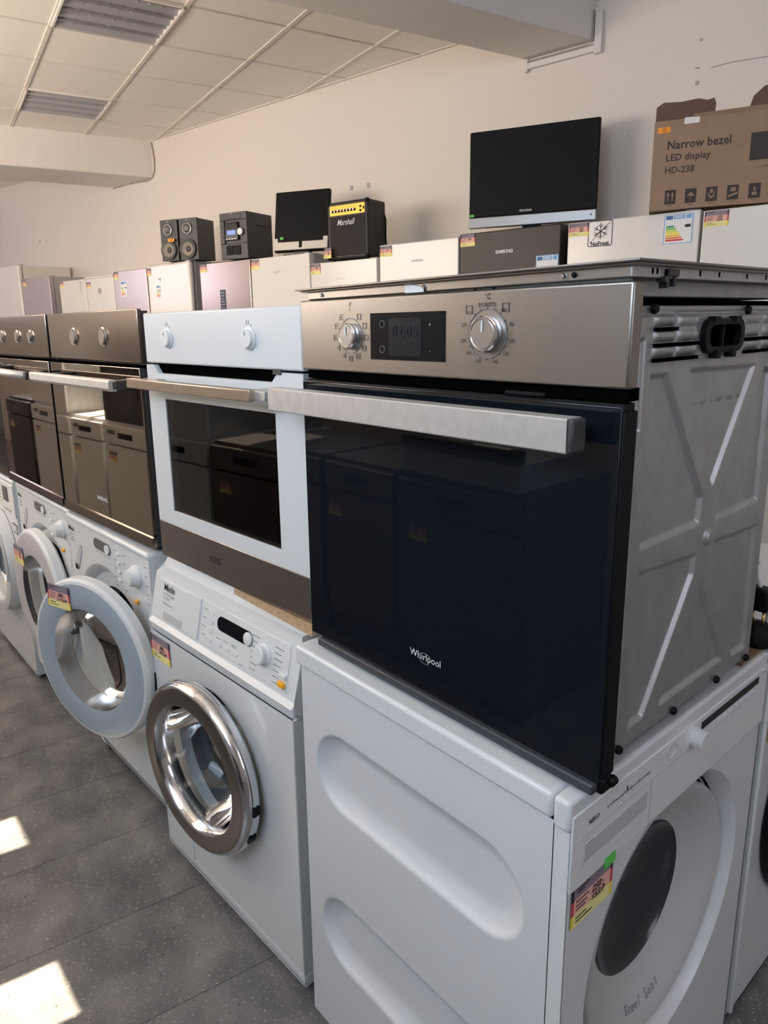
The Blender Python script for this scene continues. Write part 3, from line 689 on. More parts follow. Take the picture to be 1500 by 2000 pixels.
# ================================================================ WASHING MACHINES
def leg_set(t, w, d, m):
    for x in (.05, w-.05):
        for y in (.06, d-.06):
            b = B(); b.lathe([(.022, 0), (.022, .006), (.010, .008), (.010, .02)], m, 16, X=Matrix.Translation((x, y, 0))); b.build('foot', t)
def drum(t, cx, cz, r, y0, depth=.30):
    b = B(); X = at(cx, y0, cz)
    b.lathe([(r*1.12, -.004), (r*1.10, -.03), (r*.98, -.04), (r*1.02, -.055)], M['rubber'], 48, X=X); b.build('door_gasket', t)
    b = B(); b.lathe([(r*.99, -.05), (r*1.35, -.075), (r*1.38, -depth), (r*.9, -depth-.03), (.03, -depth-.012), (.0001, -depth-.012)], M['drum'], 48, X=X); d = b.build('drum', t)
    for k in range(3):
        a = .5+k*2*PI/3
        b = B(); b.box(-.018, .018, .0, .05, -depth*.9, -.09, M['drum'], bev=.012, X=X @ Matrix.Rotation(a, 4, 'Z') @ Matrix.Translation((0, r*1.30-.05, 0))); b.build('drum_paddle', d)
def washer_body(t, w, d, h, cx, cz, r, z0=.018, front=M['enamel']):
    b = B(); b.plate_hole(0, w, z0, h, cx, cz, r, 0, .03, front, 96)
    b.box(0, .004, 0, .38, z0, h, front); b.box(w-.004, w, 0, .38, z0, h, front); b.box(0, w, 0, .38, z0, z0+.004, front); b.box(0, w, .38, d, z0, h-.004, front)
    return b.build('cabinet', t)

# M1: white washing machine with the chrome porthole, under the white oven
W1 = .612
m1 = thing('washing_machine', 'white front loader with chrome-rimmed porthole under the white oven', 'washing machine', (-.664, -.046, 0), .045, None)
cx, cz = .292, .428
b = B(); b.plate_hole(0, W1, .055, .665, cx, cz, .175, 0, .04, M['enamel'], 96)
b.box(0, .004, 0.0, .40, .03, .665, M['enamel']); b.box(W1-.004, W1, 0.0, .40, .03, .665, M['enamel']); b.box(0, W1, .4, .59, .03, .84, M['enamel']); b.box(0, W1, 0.0, .4, .03, .034, M['enamel'])
b.box(0, W1, .008, .4, .66, .672, M['enamel'])
b.box(.004, W1-.0, .02, .59, .03, .85, M['enamel_matte']) if False else None
b.build('cabinet', m1)
# side sheet set back from the front moulding
b = B(); b.box(W1-.002, W1+.0015, .028, .59, .05, .835, M['enamel_matte']); b.build('side_sheet', m1)
b = B(); b.box(-.001, W1+.001, .0, .05, .018, .055, M['enamel'], bev=.006); b.box(0.004, W1-.004, .05, .58, .018, .03, M['enamel']); b.build('plinth', m1)
# slanted control housing
b = B(); pf = [(.0, .672), (-.004, .690), (.006, .700), (.030, .815), (.052, .822), (.064, .845), (.085, .853), (.59, .853), (.59, .66), (.03, .66)]
n = len(pf); vs = [(x, y, z) for x in (-.001, W1+.001) for y, z in pf]
b.poly(vs, [tuple(range(n)), tuple(range(2*n-1, n-1, -1))]+[(k, (k+1) % n, n+(k+1) % n, n+k) for k in range(n)], M['plastic'])
bmesh.ops.bevel(b.bm, geom=[e for e in b.bm.edges if abs(e.verts[0].co.x-e.verts[1].co.x) < 1e-5 and e.calc_length() < .7], offset=.005, segments=2, profile=.5, affect='EDGES')
for f in b.bm.faces: f.smooth = False
b.build('control_housing', m1)
SL = math.atan2(.024, .115)    # slope of the fascia
def fas(u, v, out=0.0):        # fascia coordinates: u along x, v up the slope from its lower edge
    return Matrix.Translation((u, .006+math.sin(SL)*v-math.cos(SL)*out, .700+math.cos(SL)*v+math.sin(SL)*out)) @ Matrix.Rotation(-SL, 4, 'X')
b = B(); b.box(.03, .235, -.004, .001, .008, .108, M['plastic'], bev=.002, X=fas(0, 0)); dw = b.build('detergent_drawer', m1)
b = B(); b.box(.07, .16, -.0055, -.003, .012, .030, M['plastic_grey'], X=fas(0, 0)); b.build('drawer_grip', dw)
b = B(); b.box(.245, .580, -.002, .001, .008, .108, M['plastic'], bev=.002, X=fas(0, 0)); fp = b.build('fascia', m1)
b = B(); text_geo(b, 'Miele', fas(.086, .090, .0048) @ FY, .025, M['ink'], bold=.0003); b.build('lettering', dw)
b = B(); text_geo(b, 'SOFTTRONIC', fas(.085, .073, .0048) @ FY, .0095, M['ink_grey']); text_geo(b, 'W 3824', fas(.075, .063, .0048) @ FY, .0095, M['ink_grey']); text_geo(b, 'WaterControl', fas(.085, .050, .0048) @ FY, .0085, M['ink_grey']); small(b.build('small_print', dw))
def pill(b, u0, u1, v0, v1, m, X, d0=0, d1=.003, nn=8):
    r = (v1-v0)/2; pts = [(u0+r+r*math.cos(a), (v0+v1)/2+r*math.sin(a)) for a in np.linspace(PI/2, 1.5*PI, nn)]+[(u1-r+r*math.cos(a), (v0+v1)/2+r*math.sin(a)) for a in np.linspace(-PI/2, PI/2, nn)]
    b.prism(pts, d1-d0, m, X=X @ Matrix.Translation((0, -d1, 0)))
b = B(); pill(b, .312, .452, .060, .092, M['display'], fas(0, 0, .0), .0, .0035); b.build('display', fp)
b = B(); b.lathe([(.0145, 0), (.0145, .006), (.013, .007), (.0001, .007)], M['plastic'], 28, X=fas(.437, .076, .001) @ FY); b.build('start_button', fp)
b = B(); b.lathe([(.0235, 0), (.0235, .004), (.019, .006), (.019, .018), (.0165, .020), (.0001, .020)], M['plastic'], 40, X=fas(.497, .062, .001) @ FY); b.build('program_knob', fp)
for u, v in ((.283, .088), (.283, .068), (.283, .048), (.283, .026)):
    b = B(); pill(b, u-.012, u+.012, v-.005, v+.005, M['plastic'], fas(0, 0, .001)); b.build('button', fp)
for u, v in ((.325, .028), (.358, .028), (.392, .028)):
    b = B(); pill(b, u-.012, u+.012, v-.005, v+.005, M['plastic'], fas(0, 0, .001)); b.build('button', fp)
b = B(); b.box(.556, .578, -.008, -.001, .036, .046, M['plastic'], bev=.002, X=fas(0, 0)); b.build('door_button', fp)
b = B(); b.box(.556, .578, -.010, -.001, .018, .030, M['orange'], bev=.003, X=fas(0, 0)); b.build('power_button', fp)
b = B(); rnd = random.Random(2)
for v in (.090, .078, .066, .054, .042, .030, .018):
    for u0, u1 in ((.455, .455+.012+.010*rnd.random()), (.531, .531+.014+.010*rnd.random())):
        b.box(u0, u1, -.0026, -.002, v-.0009, v+.0009, M['ink_grey'], X=fas(0, 0)); b.box(u1+.003 if u0 > .5 else u0-.005, u1+.005 if u0 > .5 else u0-.003, -.0026, -.002, v-.001, v+.001, M['ink'], X=fas(0, 0))
for u, v in ((.258, .090), (.258, .070), (.258, .050), (.258, .030), (.322, .040), (.352, .042), (.385, .044), (.385, .040), (.42, .012)): b.box(u-.009, u+.008, -.0026, -.002, v-.0008, v+.0008, M['ink_grey'], X=fas(0, 0))
small(b.build('fascia_print', fp))
price_tag(m1, .002, -.001, .655, .100, .065, ('380.-', '245,04'))
# filter flap at the lower left
b = B(); b.box(.012, .145, -.0025, .001, .030+.02, .165, M['enamel'], bev=.002); b.build('filter_flap', m1)
drum(m1, cx, cz, .150, .02)
dt = Matrix.Translation((cx+.195, -.008, cz)) @ Matrix.Rotation(.075, 4, 'Z') @ Matrix.Translation((-.195, 0, 0))
X = dt @ FY
b = B(); b.lathe([(.198, .002), (.206, .010), (.208, .022), (.204, .036), (.198, .044), (.193, .046)], M['chrome'], 96, X=X); dd = b.build('door_rim', m1)
b = B(); b.lathe([(.1935, .0455), (.190, .047), (.157, .047), (.155, .045)], M['steel_dark'], 96, X=X); b.build('door_face', m1)
b = B(); b.lathe([(.156, .046), (.151, .041), (.146, .030), (.143, .016), (.141, .0)], M['chrome'], 96, X=X); b.build('inner_ring', m1)
b = B(); b.lathe([(.144, .020), (.136, -.01), (.125, -.05), (.105, -.075), (.05, -.085), (.0001, -.086)], M['glass'], 64, X=X); b.build('door_glass', m1)
b = B()
for a in (-.62, -1.02): b.box(-.008, .008, -.010, .010, .012, .030, M['black'], X=X @ Matrix.Rotation(a+.55, 4, 'Z') @ Matrix.Translation((.203, 0, 0)))
b.build('door_catch', m1)
leg_set(m1, W1, .59, M['black'])

# M2, M3: two alike white machines with sculpted round recess
def dryer(loc, rz, label, opening, face_m, tagx, wr, cxd=.30, hx=.625, rr=.240, dz=.525, sticker_on_door=True):
    W = .600; t = thing('washing_machine', label, 'washing machine', loc, rz, None)
    cx, cz, R = .288, .478, .262
    b = B(); b.plate_hole(0, W, .10, .840, cx, cz, R, 0.0, .004, M['enamel'], 96)
    b.lathe([(R, 0), (R-.012, -.006), (R-.030, -.024), (.185, -.030)], M['enamel'], 96, X=at(cx, 0, cz))
    
    for xa in (0, W-.004): b.box(xa, xa+.004, 0, .38, .10, .84, M['enamel']); b.box(xa, xa+.004, .034, .38, .02, .10, M['enamel'])
    b.box(0, W, .38, .59, .02, .84, M['enamel'])
    b.poly([(0, 0, .1), (W, 0, .1), (W, .035, .018), (0, .035, .018)], [(0, 1, 2, 3)], M['enamel']); b.build('cabinet', t)
    b = B(); b.box(0, W, -.004, .59, .832, .853, M['enamel'], bev=.010, seg=3); b.build('worktop', t)
    drum(t, cx, cz, .165, .03)
    b = B(); pts = [(.055, .690), (.075, .735), (.105, .765), (.112, .765), (.112, .745), (.085, .700), (.068, .680)]
    b.prism(pts, .004, M['plastic_grey'], X=Matrix.Translation((0, -.003, 0))); g = b.build('grip_recess', t)
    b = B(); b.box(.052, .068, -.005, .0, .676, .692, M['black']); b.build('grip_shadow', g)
    b = B(); pill(b, .225, .345, .786, .818, M['grey_dark'], Matrix.Identity(4)); dp = b.build('display', t)
    b = B(); b.lathe([(.0135, .003), (.0135, .008), (.0001, .008)], M['plastic'], 24, X=at(.330, 0, .802)); b.build('start_button', dp)
    b = B(); b.lathe([(.031, 0), (.031, .006), (.026, .012), (.022, .028), (.018, .030), (.0001, .030)], M['plastic'], 40, X=at(.515, 0, .770)); kn = b.build('program_knob', t)
    b = B(); b.box(.497, .515, -.008, .0, .688, .700, M['orange'], bev=.003); b.build('power_button', t)
    for k in range(4):
        b = B(); b.box(.400-.008, .400+.008, -.005, 0, .800-k*.026, .808-k*.026, M['plastic'], bev=.002); b.build('button', t)
    b = B(); text_geo(b, 'Miele', at(.038, -.0008, .805), .022, M['ink'], bold=.0002); b.build('lettering', t)
    b = B(); rd = random.Random(3)
    for k in range(5):
        for x0 in (.365, .425, .565): b.box(x0, x0+.014+.006*rd.random(), -.0008, 0, .808-k*.026, .810-k*.026, M['ink_grey'])
    for k in range(3): b.box(.02, .045+.01*rd.random(), -.0008, 0, .785-k*.010, .7875-k*.010, M['ink_grey'])
    for k in range(4): b.box(.230+k*.030, .250+k*.030, -.0008, 0, .775, .777, M['ink_grey'])
    small(b.build('fascia_print', t))
    # door, hinged on the right
    H = Matrix.Translation((hx, -.028, dz)) @ Matrix.Rotation(opening, 4, 'Z') @ Matrix.Translation((-rr, 0, 0)) @ FY
    b = B(); b.lathe([(rr-.012, -.020), (rr, -.010), (rr, .014), (rr-.006, .022), (rr-.014, .024)], M['plastic'], 96, X=H); b.build('door_rim', t)
    b = B(); b.lathe([(rr-.014, .024), (rr-.03, .026), (.165, .026), (.150, .022)], face_m, 96, X=H); b.build('door_face', t)
    b = B(); b.lathe([(.150, .022), (.147, .008), (.141, -.020), (.138, -.030)], M['funnel'], 96, X=H); b.build('door_funnel', t)
    b = B(); b.lathe([(.139, -.028), (.130, -.056), (.105, -.074), (.0001, -.080)], M['glass'], 64, X=H); b.build('door_glass', t)
    b = B(); b.box(-.045, .045, -.012, .012, -.015, .010, M['black'], bev=.004, X=H @ Matrix.Translation((rr-.006, -.03, -.01)) @ Matrix.Rotation(PI/2, 4, 'Z')); b.build('hinge', t)
    if sticker_on_door:
        o = price_tag(t, 0, 0, 0, .098, .068, wr); o.matrix_local = H @ FY.inverted() @ Matrix.Translation((tagx[0], -.027, tagx[1]))
    b = B(); b.tube([(.08, .012, .075), (.10, .002, .085), (.13, .002, .080)], .003, M['plastic_grey'], 6); b.build('flap_grip', t)
    leg_set(t, W, .58, M['black']); return t
dryer((-1.292, -.040, 0), .030, 'white front loader with its blue-grey round door hanging open', .294, M['door_blue'], (-.143, .207), ('380.-', '219,64'), hx=.632, rr=.236)
dryer((-1.905, -.035, 0), .015, 'white front loader with pale closed door left of the open-door one', .03, mat('lilac_white_door', (.55, .53, .57), .35), (-.19, .16), ('290', '149'), hx=.575, rr=.245, dz=.49)

# M4 far left
m4 = thing('washing_machine', 'white front loader with tilted grey-glass porthole at the far left', 'washing machine', (-2.52, -.045, 0), .005, None)
W = .598; cx, cz = .33, .475
washer_body(m4, W, .58, .84, cx, cz, .17)
b = B(); b.box(0, W, -.004, .58, .832, .853, M['enamel'], bev=.008); b.build('worktop', m4)
b = B(); b.box(0, W, -.006, .0, .70, .832, M['plastic'], bev=.003); b.build('control_panel', m4)
drum(m4, cx, cz, .15, .03)
b = B(); b.lathe([(.030, 0), (.030, .012), (.026, .026), (.0001, .026)], M['plastic'], 32, X=at(.30, -.006, .775)); b.build('program_knob', m4)
b = B(); b.box(.455, .525, -.009, -.004, .755, .815, M['grey_dark'], bev=.001); b.build('display', m4)
for k in range(4):
    b = B(); b.box(.43+k*.03, .45+k*.03, -.009, -.004, .715, .727, M['plastic_grey'], bev=.001); b.build('button', m4)
b = B()
for k in range(5): b.box(.36, .385, -.0075, -.006, .80-k*.018, .802-k*.018, M['ink_grey']); b.box(.405, .43, -.0075, -.006, .80-k*.014, .802-k*.014, M['ink_grey'])
small(b.build('fascia_print', m4))
b = B(); b.box(.52, .585, -.0012, 0, .628, .668, M['ink']); b.box(.524, .581, -.0018, -.001, .632, .664, M['plastic_grey']); b.box(.54, .555, -.0022, -.001, .64, .66, M['paper']); b.build('info_sticker', m4)
X = at(cx, -.002, cz)
b = B(); b.lathe([(.225, 0), (.228, .020), (.218, .042), (.195, .050), (.178, .046), (.165, .030)], M['plastic'], 96, X=X); b.build('door_rim', m4)
b = B(); b.lathe([(.166, .030), (.155, .020), (.145, .002)], M['plastic_grey'], 96, X=X); b.build('inner_ring', m4)
b = B(); b.lathe([(.146, .004), (.125, -.03), (.09, -.05), (.0001, -.055)], M['glass'], 64, X=X); b.build('door_glass', m4)
b = B(); b.lathe([(.218, .044), (.21, .052), (.200, .050)], M['plastic_grey'], 40, X=X, arc=(-.2, .75)); b.build('door_grip', m4)
leg_set(m4, W, .58, M['black'])

# M5 just a machine further left (behind the left picture edge, seen at a glancing angle)
# ---- ASKO washing machine turned with its side to the aisle
ak = thing('washing_machine', 'white washing machine turned sideways below the nearest oven, pressed ovals in its side', 'washing machine', (.572, -.031, 0), PI/2, None)
# local: x -> depth (world +y), front at local y=0 facing world +x ; local y -> world -x
WK = .600; DK = .572; cy_, cz_ = .302, .487
b = B(); b.plate_hole(.002, WK, .018, .806, cy_, cz_, .243, .0, .004, M['enamel'], 128)
b.lathe([(.243, 0), (.240, -.003), (.232, -.016), (.226, -.032), (.222, -.040)], M['enamel'], 128, X=at(cy_, 0, cz_))
b.box(WK-.003, WK, .0, DK, .018, .806, M['enamel']); b.box(.040, WK, .18, DK, .02, .80, M['enamel']); b.box(.0, .003, .0, .022, .018, .806, M['enamel'])
b.build('cabinet', ak)
def hk(U_, V_):
    h = np.zeros_like(U_)
    for zc in (.637, .290):
        dx = np.maximum(np.abs(U_-.297)-.158, 0); d = .079-np.hypot(dx, V_-zc)
        t = np.clip(d/.042, 0, 1); h -= .020*(1-(1-t)**2)*sstep(0, .010, d)
    return h
b = B(); grid(b, .0012, DK-.022, .03, .8115, 200, 270, lambda u, v: hk(DK-u, v), lambda u, v, h: (-.0005-h, u+.022-.0, v), M['enamel_matte']); b.build('side_panel', ak)
b = B(); b.box(-.006, WK, .024, DK+.012, .812, .8505, M['enamel'], bev=.007, seg=3); b.build('worktop', ak)
b = B(); b.box(-.006, WK, -.002, .0225, .806, .8505, M['enamel'], bev=.006, seg=3); b.build('top_front_rail', ak)
b = B(); b.box(.001, WK-.001, -.0035, .0, .715, .828, M['plastic'], bev=.002); cp = b.build('control_panel', ak)
b = B()
for (x0, x1, z0, z1) in ((.005, .20, .789, .7902), (.195, .197, .716, .789), (.21, .5, .7885, .7897)): b.box(x0, x1, -.0042, -.003, z0, z1, M['plastic_grey'])
b.build('panel_joint', cp)
b = B(); b.box(.029, .186, -.0046, -.003, .744, .776, M['plastic_grey'], bev=.001); b.poly([(.029, -.0050, .744), (.186, -.0050, .744), (.186, -.0050, .750), (.029, -.0050, .750)], [(0, 1, 2, 3)], M['plastic']); b.build('detergent_drawer', ak)
b = B(); b.lathe([(.022, 0), (.022, .001), (.0150, .0015), (.0148, .019), (.0135, .020), (.0001, .020)], M['plastic'], 48, X=at(.318, -.0035, .806)); kn = b.build('program_knob', ak)
text(kn, 'o', .318, -.0238, .804, .010, M['ink_grey'])
b = B(); b.lathe([(.012, .0), (.0125, .0015), (.013, 0)], M['plastic_grey'], 32, X=at(.250, -.0035, .812)); b.build('start_button', cp)
b = B(); b.box(.345, .558, -.0048, -.003, .806, .818, M['display']); b.build('display', cp)
for k in range(7):
    b = B(); b.box(.40+k*.021, .413+k*.021, -.0055, -.0035, .796, .8005, M['plastic'], bev=.001); b.build('button', cp)
b = B(); b.tube([(.565, -.005, .826), (.575, -.005, .826), (.579, -.005, .820)], .002, M['plastic'], 5); b.build('symbol', cp)
text(cp, 'ASKO', .048, -.0036, .804, .0095, M['ink'], bold=.0002)
b = B(); rd = random.Random(8)
x = .080
while x < .185:
    l = .002+.004*rd.random(); b.box(x, x+l, -.0042, -.0035, .804-.0012*rd.random(), .8055+.002*rd.random(), M['ink_grey']); x += l+.002
b.box(.127, .129, -.0044, -.0035, .806, .813, M['ink']); small(b.build('small_print', cp))
price_tag(ak, .010, -.0005, .716, .098, .062, ('250.-', '153,0'), green=True)
X = at(cy_, 0, cz_)
b = B(); b.lathe([(.2245, -.030), (.2235, -.044), (.205, -.050)], M['hole'], 96, X=X); b.build('door_gap', ak)
b = B(); b.lathe([(.2125, -.046), (.2125, -.018), (.209, -.0125), (.202, -.0135), (.190, -.020), (.160, -.037), (.140, -.049), (.131, -.053)], M['plastic_grey'], 128, X=X); dr = b.build('door', ak)
b = B(); b.lathe([(.131, -.053), (.127, -.058), (.110, -.068), (.07, -.080), (.0001, -.085)], mat('smoked_porthole', (.03, .034, .042), .18), 96, X=X); b.build('door_glass', ak)
b = B()
for k, ch in enumerate('Steel Seal'):
    if ch == ' ': continue
    al = -PI/2-.10+(k-4.5)*.062; rr_ = .176
    Xl = X @ Matrix.Translation((rr_*math.cos(al), rr_*math.sin(al), -.0262)) @ Matrix.Rotation(al+PI/2, 4, 'Z') @ Matrix.Rotation(-.55, 4, 'X')
    text_geo(b, ch, Xl, .020, M['ink_grey'], shear=.3)
b.build('lettering', dr)
b = B(); b.box(-.03, .03, -.006, .006, .006, .010, M['black'], X=X @ Matrix.Translation((.02, .226, -.035)) @ Matrix.Rotation(.15, 4, 'Z')); b.build('door_grip', ak)
leg_set(ak, WK, DK, M['black'])

# next machine behind it (front also turned to the right)
nm = thing('washing_machine', 'white front loader at the right edge, beside the sideways white machine', 'washing machine', (.564, .603, 0), PI/2, None)
washer_body(nm, .598, .58, .84, .30, .43, .165)
b = B(); b.box(0, .598, -.004, .58, .832, .853, M['enamel'], bev=.008); b.build('worktop', nm)
b = B(); b.box(-.002, .012, -.008, .03, .03, .835, M['enamel'], bev=.004); b.build('front_edge', nm)
b = B(); b.box(.012, .596, -.006, .0, .715, .83, M['plastic'], bev=.003); b.build('control_panel', nm)
drum(nm, .30, .43, .15, .03)
b = B(); b.lathe([(.235, 0), (.236, .016), (.225, .030), (.18, .034), (.165, .02)], M['black'], 96, X=at(.30, -.002, .43)); b.build('door_rim', nm)
b = B(); b.lathe([(.166, .022), (.12, -.03), (.0001, -.05)], M['glass'], 64, X=at(.30, -.002, .43)); b.build('door_glass', nm)
price_tag(nm, .035, -.001, .71, .098, .075, ('270.-', '138'))
leg_set(nm, .598, .58, M['black'])
# something tall and blue-grey behind the nearest oven (fridge-like case on the next machine)
b = B(); b.box(.02, .575, .62, 1.18, .8535, 1.36, M['grey_dark']) if False else None
pl = thing('power_plug', 'black plug with brass pins standing behind the nearest oven', 'plug', (.550, .565, .857), 0)
b = B(); b.box(-.018, .018, -.014, .014, .066, .108, M['black'], bev=.004); b.build('plug_body', pl)
b = B(); b.tube([(-.008, 0, .062), (-.008, 0, .038)], .0025, M['brass'], 8); b.build('pin', pl)
b = B(); b.tube([(.009, 0, .062), (.009, 0, .038)], .0025, M['brass'], 8); b.build('pin', pl)
b = B(); b.tube([(0, 0, .103), (-.008, .004, .13), (-.015, .01, .15), (-.01, .03, .10), (0, .05, .05), (.0, .05, .008)], .004, M['paper'], 8); b.build('flex', pl)
b = B(); b.lathe([(.001, .002), (.022, .002), (.030, .014), (.028, .030), (.016, .044), (.001, .047)], M['black'], 24, X=Matrix.Translation((.0, .005, -.004))); b.build('cable_coil', pl)

# drain hose end between the machines
b = B(); b.tube([(-.034+.010*math.cos(a), .012+.0006*k_, .647+.011*math.sin(a)-.0009*k_) for k_, a in enumerate(np.linspace(0, 4.2*PI, 36))], .0025, mat('hose', (.55, .58, .55), .5), 6)
tag(b.build('hose_loop'), 'pale plastic hose end in the gap beside the chrome porthole machine', 'hose')

# ================================================================ FRIDGES along the back wall
def fridge(s0, s1, top, body, door, label, rnd=.006, split=1.15, side=None, doff=.6, hinge=True, depth=.58):
    w = s1-s0; t = thing('refrigerator', label, 'refrigerator', tuple(wf(s0, doff)), WA, None)
    b = B(); b.box(.003, w-.003, .055, depth, .03, top-.004, side or body, bev=.004); b.build('body', t)
    b = B(); b.box(.001, w-.001, 0, .05, split+.006, top, door, bev=rnd, seg=4); d = b.build('upper_door', t)
    b = B(); b.box(.001, w-.001, 0, .05, .06, split-.006, door, bev=rnd, seg=4); b.build('lower_door', t)
    b = B(); b.box(.02, w-.02, .03, depth-.02, 0.0, .05, M['charcoal']); b.build('plinth', t)
    if hinge:
        b = B(); b.box(w-.07, w-.02, .02, .09, top-.003, top+.006, M['plastic_grey'], bev=.002); b.build('hinge_cover', t)
    return t, d
F = {}
F['r'] = fridge(4.985, 5.60, 1.880, M['fridge_white'], M['fridge_white'], 'white refrigerator at the right picture edge with an upper-left price label')
F['nf'] = fridge(4.354, 4.975, 1.890, M['fridge_white'], M['fridge_white'], 'white refrigerator with No Frost snowflake and energy label under the cardboard box')
F['blk'] = fridge(3.716, 4.318, 1.896, M['fridge_black'], M['fridge_black'], 'black refrigerator with white lettering under the large black television', hinge=False)
F['sw'] = fridge(3.139, 3.710, 1.884, M['fridge_white'], M['fridge_white'], 'white refrigerator with pale lettering between the black one and the guitar amplifier')
F['w3'] = fridge(2.545, 3.118, 1.816, M['fridge_white'], M['fridge_white'], 'lower white refrigerator carrying the guitar amplifier')
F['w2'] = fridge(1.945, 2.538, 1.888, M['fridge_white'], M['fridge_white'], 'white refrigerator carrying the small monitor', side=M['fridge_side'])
F['st'] = fridge(1.345, 1.938, 1.893, M['fridge_side'], M['fridge_steel'], 'shiny steel refrigerator with a dark control strip, under the stereo', hinge=False)
F['cr'] = fridge(.622, 1.215, 1.932, M['fridge_side'], M['cream'], 'cream glossy refrigerator with rounded door carrying the two loudspeakers', rnd=.022)
F['pk'] = fridge(.104, .616, 1.910, M['fridge_pink'], M['fridge_pink'], 'champagne-silver refrigerator with a long white energy label, left of the cream one', hinge=False)
F['el'] = fridge(-.385, .098, 1.880, M['fridge_white'], M['fridge_white'], 'white refrigerator with a small black round logo and an overhanging lid')
F['wh'] = fridge(-.898, -.394, 1.876, M['fridge_white'], M['fridge_white'], 'white refrigerator with handwriting in its upper right corner', hinge=False)
F['gr'] = fridge(-1.690, -1.098, 1.944, M['fridge_side'], M['fridge_grey'], 'silver refrigerator in front of the tall white one, with dark grey side')
F['fw'] = fridge(-2.30, -1.70, 2.09, M['cream'], M['fridge_white'], 'tall glossy white refrigerator near the left picture edge', rnd=.02, doff=.62)
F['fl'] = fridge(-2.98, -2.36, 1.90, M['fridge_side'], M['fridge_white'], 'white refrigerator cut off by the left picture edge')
def P(k, s, z): return s-{'r': 4.985, 'nf': 4.354, 'blk': 3.716, 'sw': 3.139, 'w3': 2.545, 'w2': 1.945, 'st': 1.345, 'cr': .622, 'pk': .104, 'el': -.385, 'wh': -.898, 'gr': -1.690, 'fw': -2.30}[k], z
price_tag(F['r'][0], .008, -.0, 1.876, .098, .066, ('350', '299')); price_tag(F['nf'][0], .008, 0, 1.886, .10, .062, ('360', '299'))
price_tag(F['blk'][0], .006, 0, 1.892, .095, .064, ('300',)); price_tag(F['sw'][0], .006, 0, 1.878, .092, .062, ('240',))
price_tag(F['w3'][0], .004, 0, 1.812, .09, .068, ('280',), green=False); price_tag(F['w2'][0], .006, 0, 1.882, .085, .068, ('270',))
price_tag(F['st'][0], .004, 0, 1.888, .085, .060); price_tag(F['cr'][0], .006, -.001, 1.905, .06, .060); price_tag(F['pk'][0], .004, 0, 1.905, .07, .062)
price_tag(F['el'][0], .012, 0, 1.842, .072, .055); price_tag(F['wh'][0], .01, 0, 1.872, .078, .056); price_tag(F['gr'][0], .01, 0, 1.935, .09, .066)
# no frost sign
t = F['nf'][0]; b = B(); x0, x1, z0, z1 = .106, .228, 1.768, 1.888
o1 = rrect((x1-x0)/2, (z1-z0)/2, .010, 4); o2 = rrect((x1-x0)/2-.0035, (z1-z0)/2-.0035, .007, 4); n = len(o1); Xn = Matrix.Translation(((x0+x1)/2, -.0012, (z0+z1)/2))
b.poly([(x, 0, z) for x, z in o1]+[(x, 0, z) for x, z in o2], [(k, (k+1) % n, n+(k+1) % n, n+k) for k in range(n)], M['ink'], X=Xn)
sg = b.build('no_frost_sign', t)
b = B(); c = ((x0+x1)/2+.002, -.0014, 1.838)
for k in range(6):
    Xk = Matrix.Translation(c) @ Matrix.Rotation(k*PI/3, 4, 'Y'); b.box(-.0018, .0018, 0, .0004, 0, .038, M['ink'], X=Xk)
    for sgn in (-1, 1): b.box(-.0015, .0015, 0, .0004, 0, .015, M['ink'], X=Xk @ Matrix.Translation((0, 0, .020)) @ Matrix.Rotation(sgn*.9, 4, 'Y'))
b.box(-.0012, .0012, 0, .0004, -.072, .072, M['ink'], X=Matrix.Translation((c[0], c[1], 1.836)) @ Matrix.Rotation(.82, 4, 'Y')); b.build('snowflake', sg)
text(sg, 'NoFrost', (x0+x1)/2, -.0012, 1.781, .0265, M['ink'], bold=.0007)
energy_label(t, .467, 0, 1.879, .125, .128)
energy_label(F['blk'][0], .470, 0, 1.748, .125, .15); text(F['blk'][1], 'SAMSUNG', .282, -.0005, 1.784, .024, M['ink_white'], bold=.0009, squash=.95)
text(F['sw'][1], 'SAMSUNG', .285, -.0005, 1.777, .020, M['fridge_side'], squash=.95); text(F['w3'][1], 'SAMSUNG', .27, -.0005, 1.707, .018, M['cream_plastic'], squash=.95); text(F['w2'][1], 'SAMSUNG', .274, -.0005, 1.782, .018, M['fridge_side'], squash=.95)
b = B(); b.box(.237, .297, -.003, 0, 1.46, 1.69, M['display'], bev=.001)
o = b.build('control_strip', F['st'][0]); b = B()
for k in range(6):
    for a in (.252, .272): b.box(a, a+.010, -.0036, -.003, 1.665-k*.022, 1.670-k*.022, M['ink_white'])
small(b.build('control_marks', o))
for k, (xx, zz, ww, hh) in {'cr': (.125, 1.762, .06, .105), 'pk': (.100, 1.822, .098, .135)}.items():
    b = B(); b.box(xx, xx+ww, -.0014, -.0006 if k == 'pk' else 0, zz-hh, zz, M['paper']); o = b.build('energy_label', F[k][0])
    b = B(); b.box(xx+ww*.1, xx+ww*.5, -.002, -.0014, zz-hh*.17, zz-hh*.05, M['eu_blue']); b.box(xx+ww*.5, xx+ww*.9, -.002, -.0014, zz-hh*.17, zz-hh*.05, M['eu_sky'])
    for i in range(7): b.box(xx+ww*.15, xx+ww*(.35+.05*i), -.002, -.0014, zz-hh*(.44+.07*i), zz-hh*(.39+.07*i), M['e%d' % i])
    b.box(xx+ww*.7, xx+ww*.92, -.002, -.0014, zz-hh*.46, zz-hh*.38, M['ink']); small(b.build('energy_bands', o))
b = B(); b.prism([(.165, 1.822), (.185, 1.815), (.20, 1.822), (.195, 1.805), (.205, 1.795), (.185, 1.800), (.170, 1.805)], .001, M['fridge_side'], X=Matrix.Translation((0, -.0015, 0))); b.build('brand_sticker', F['cr'][0])
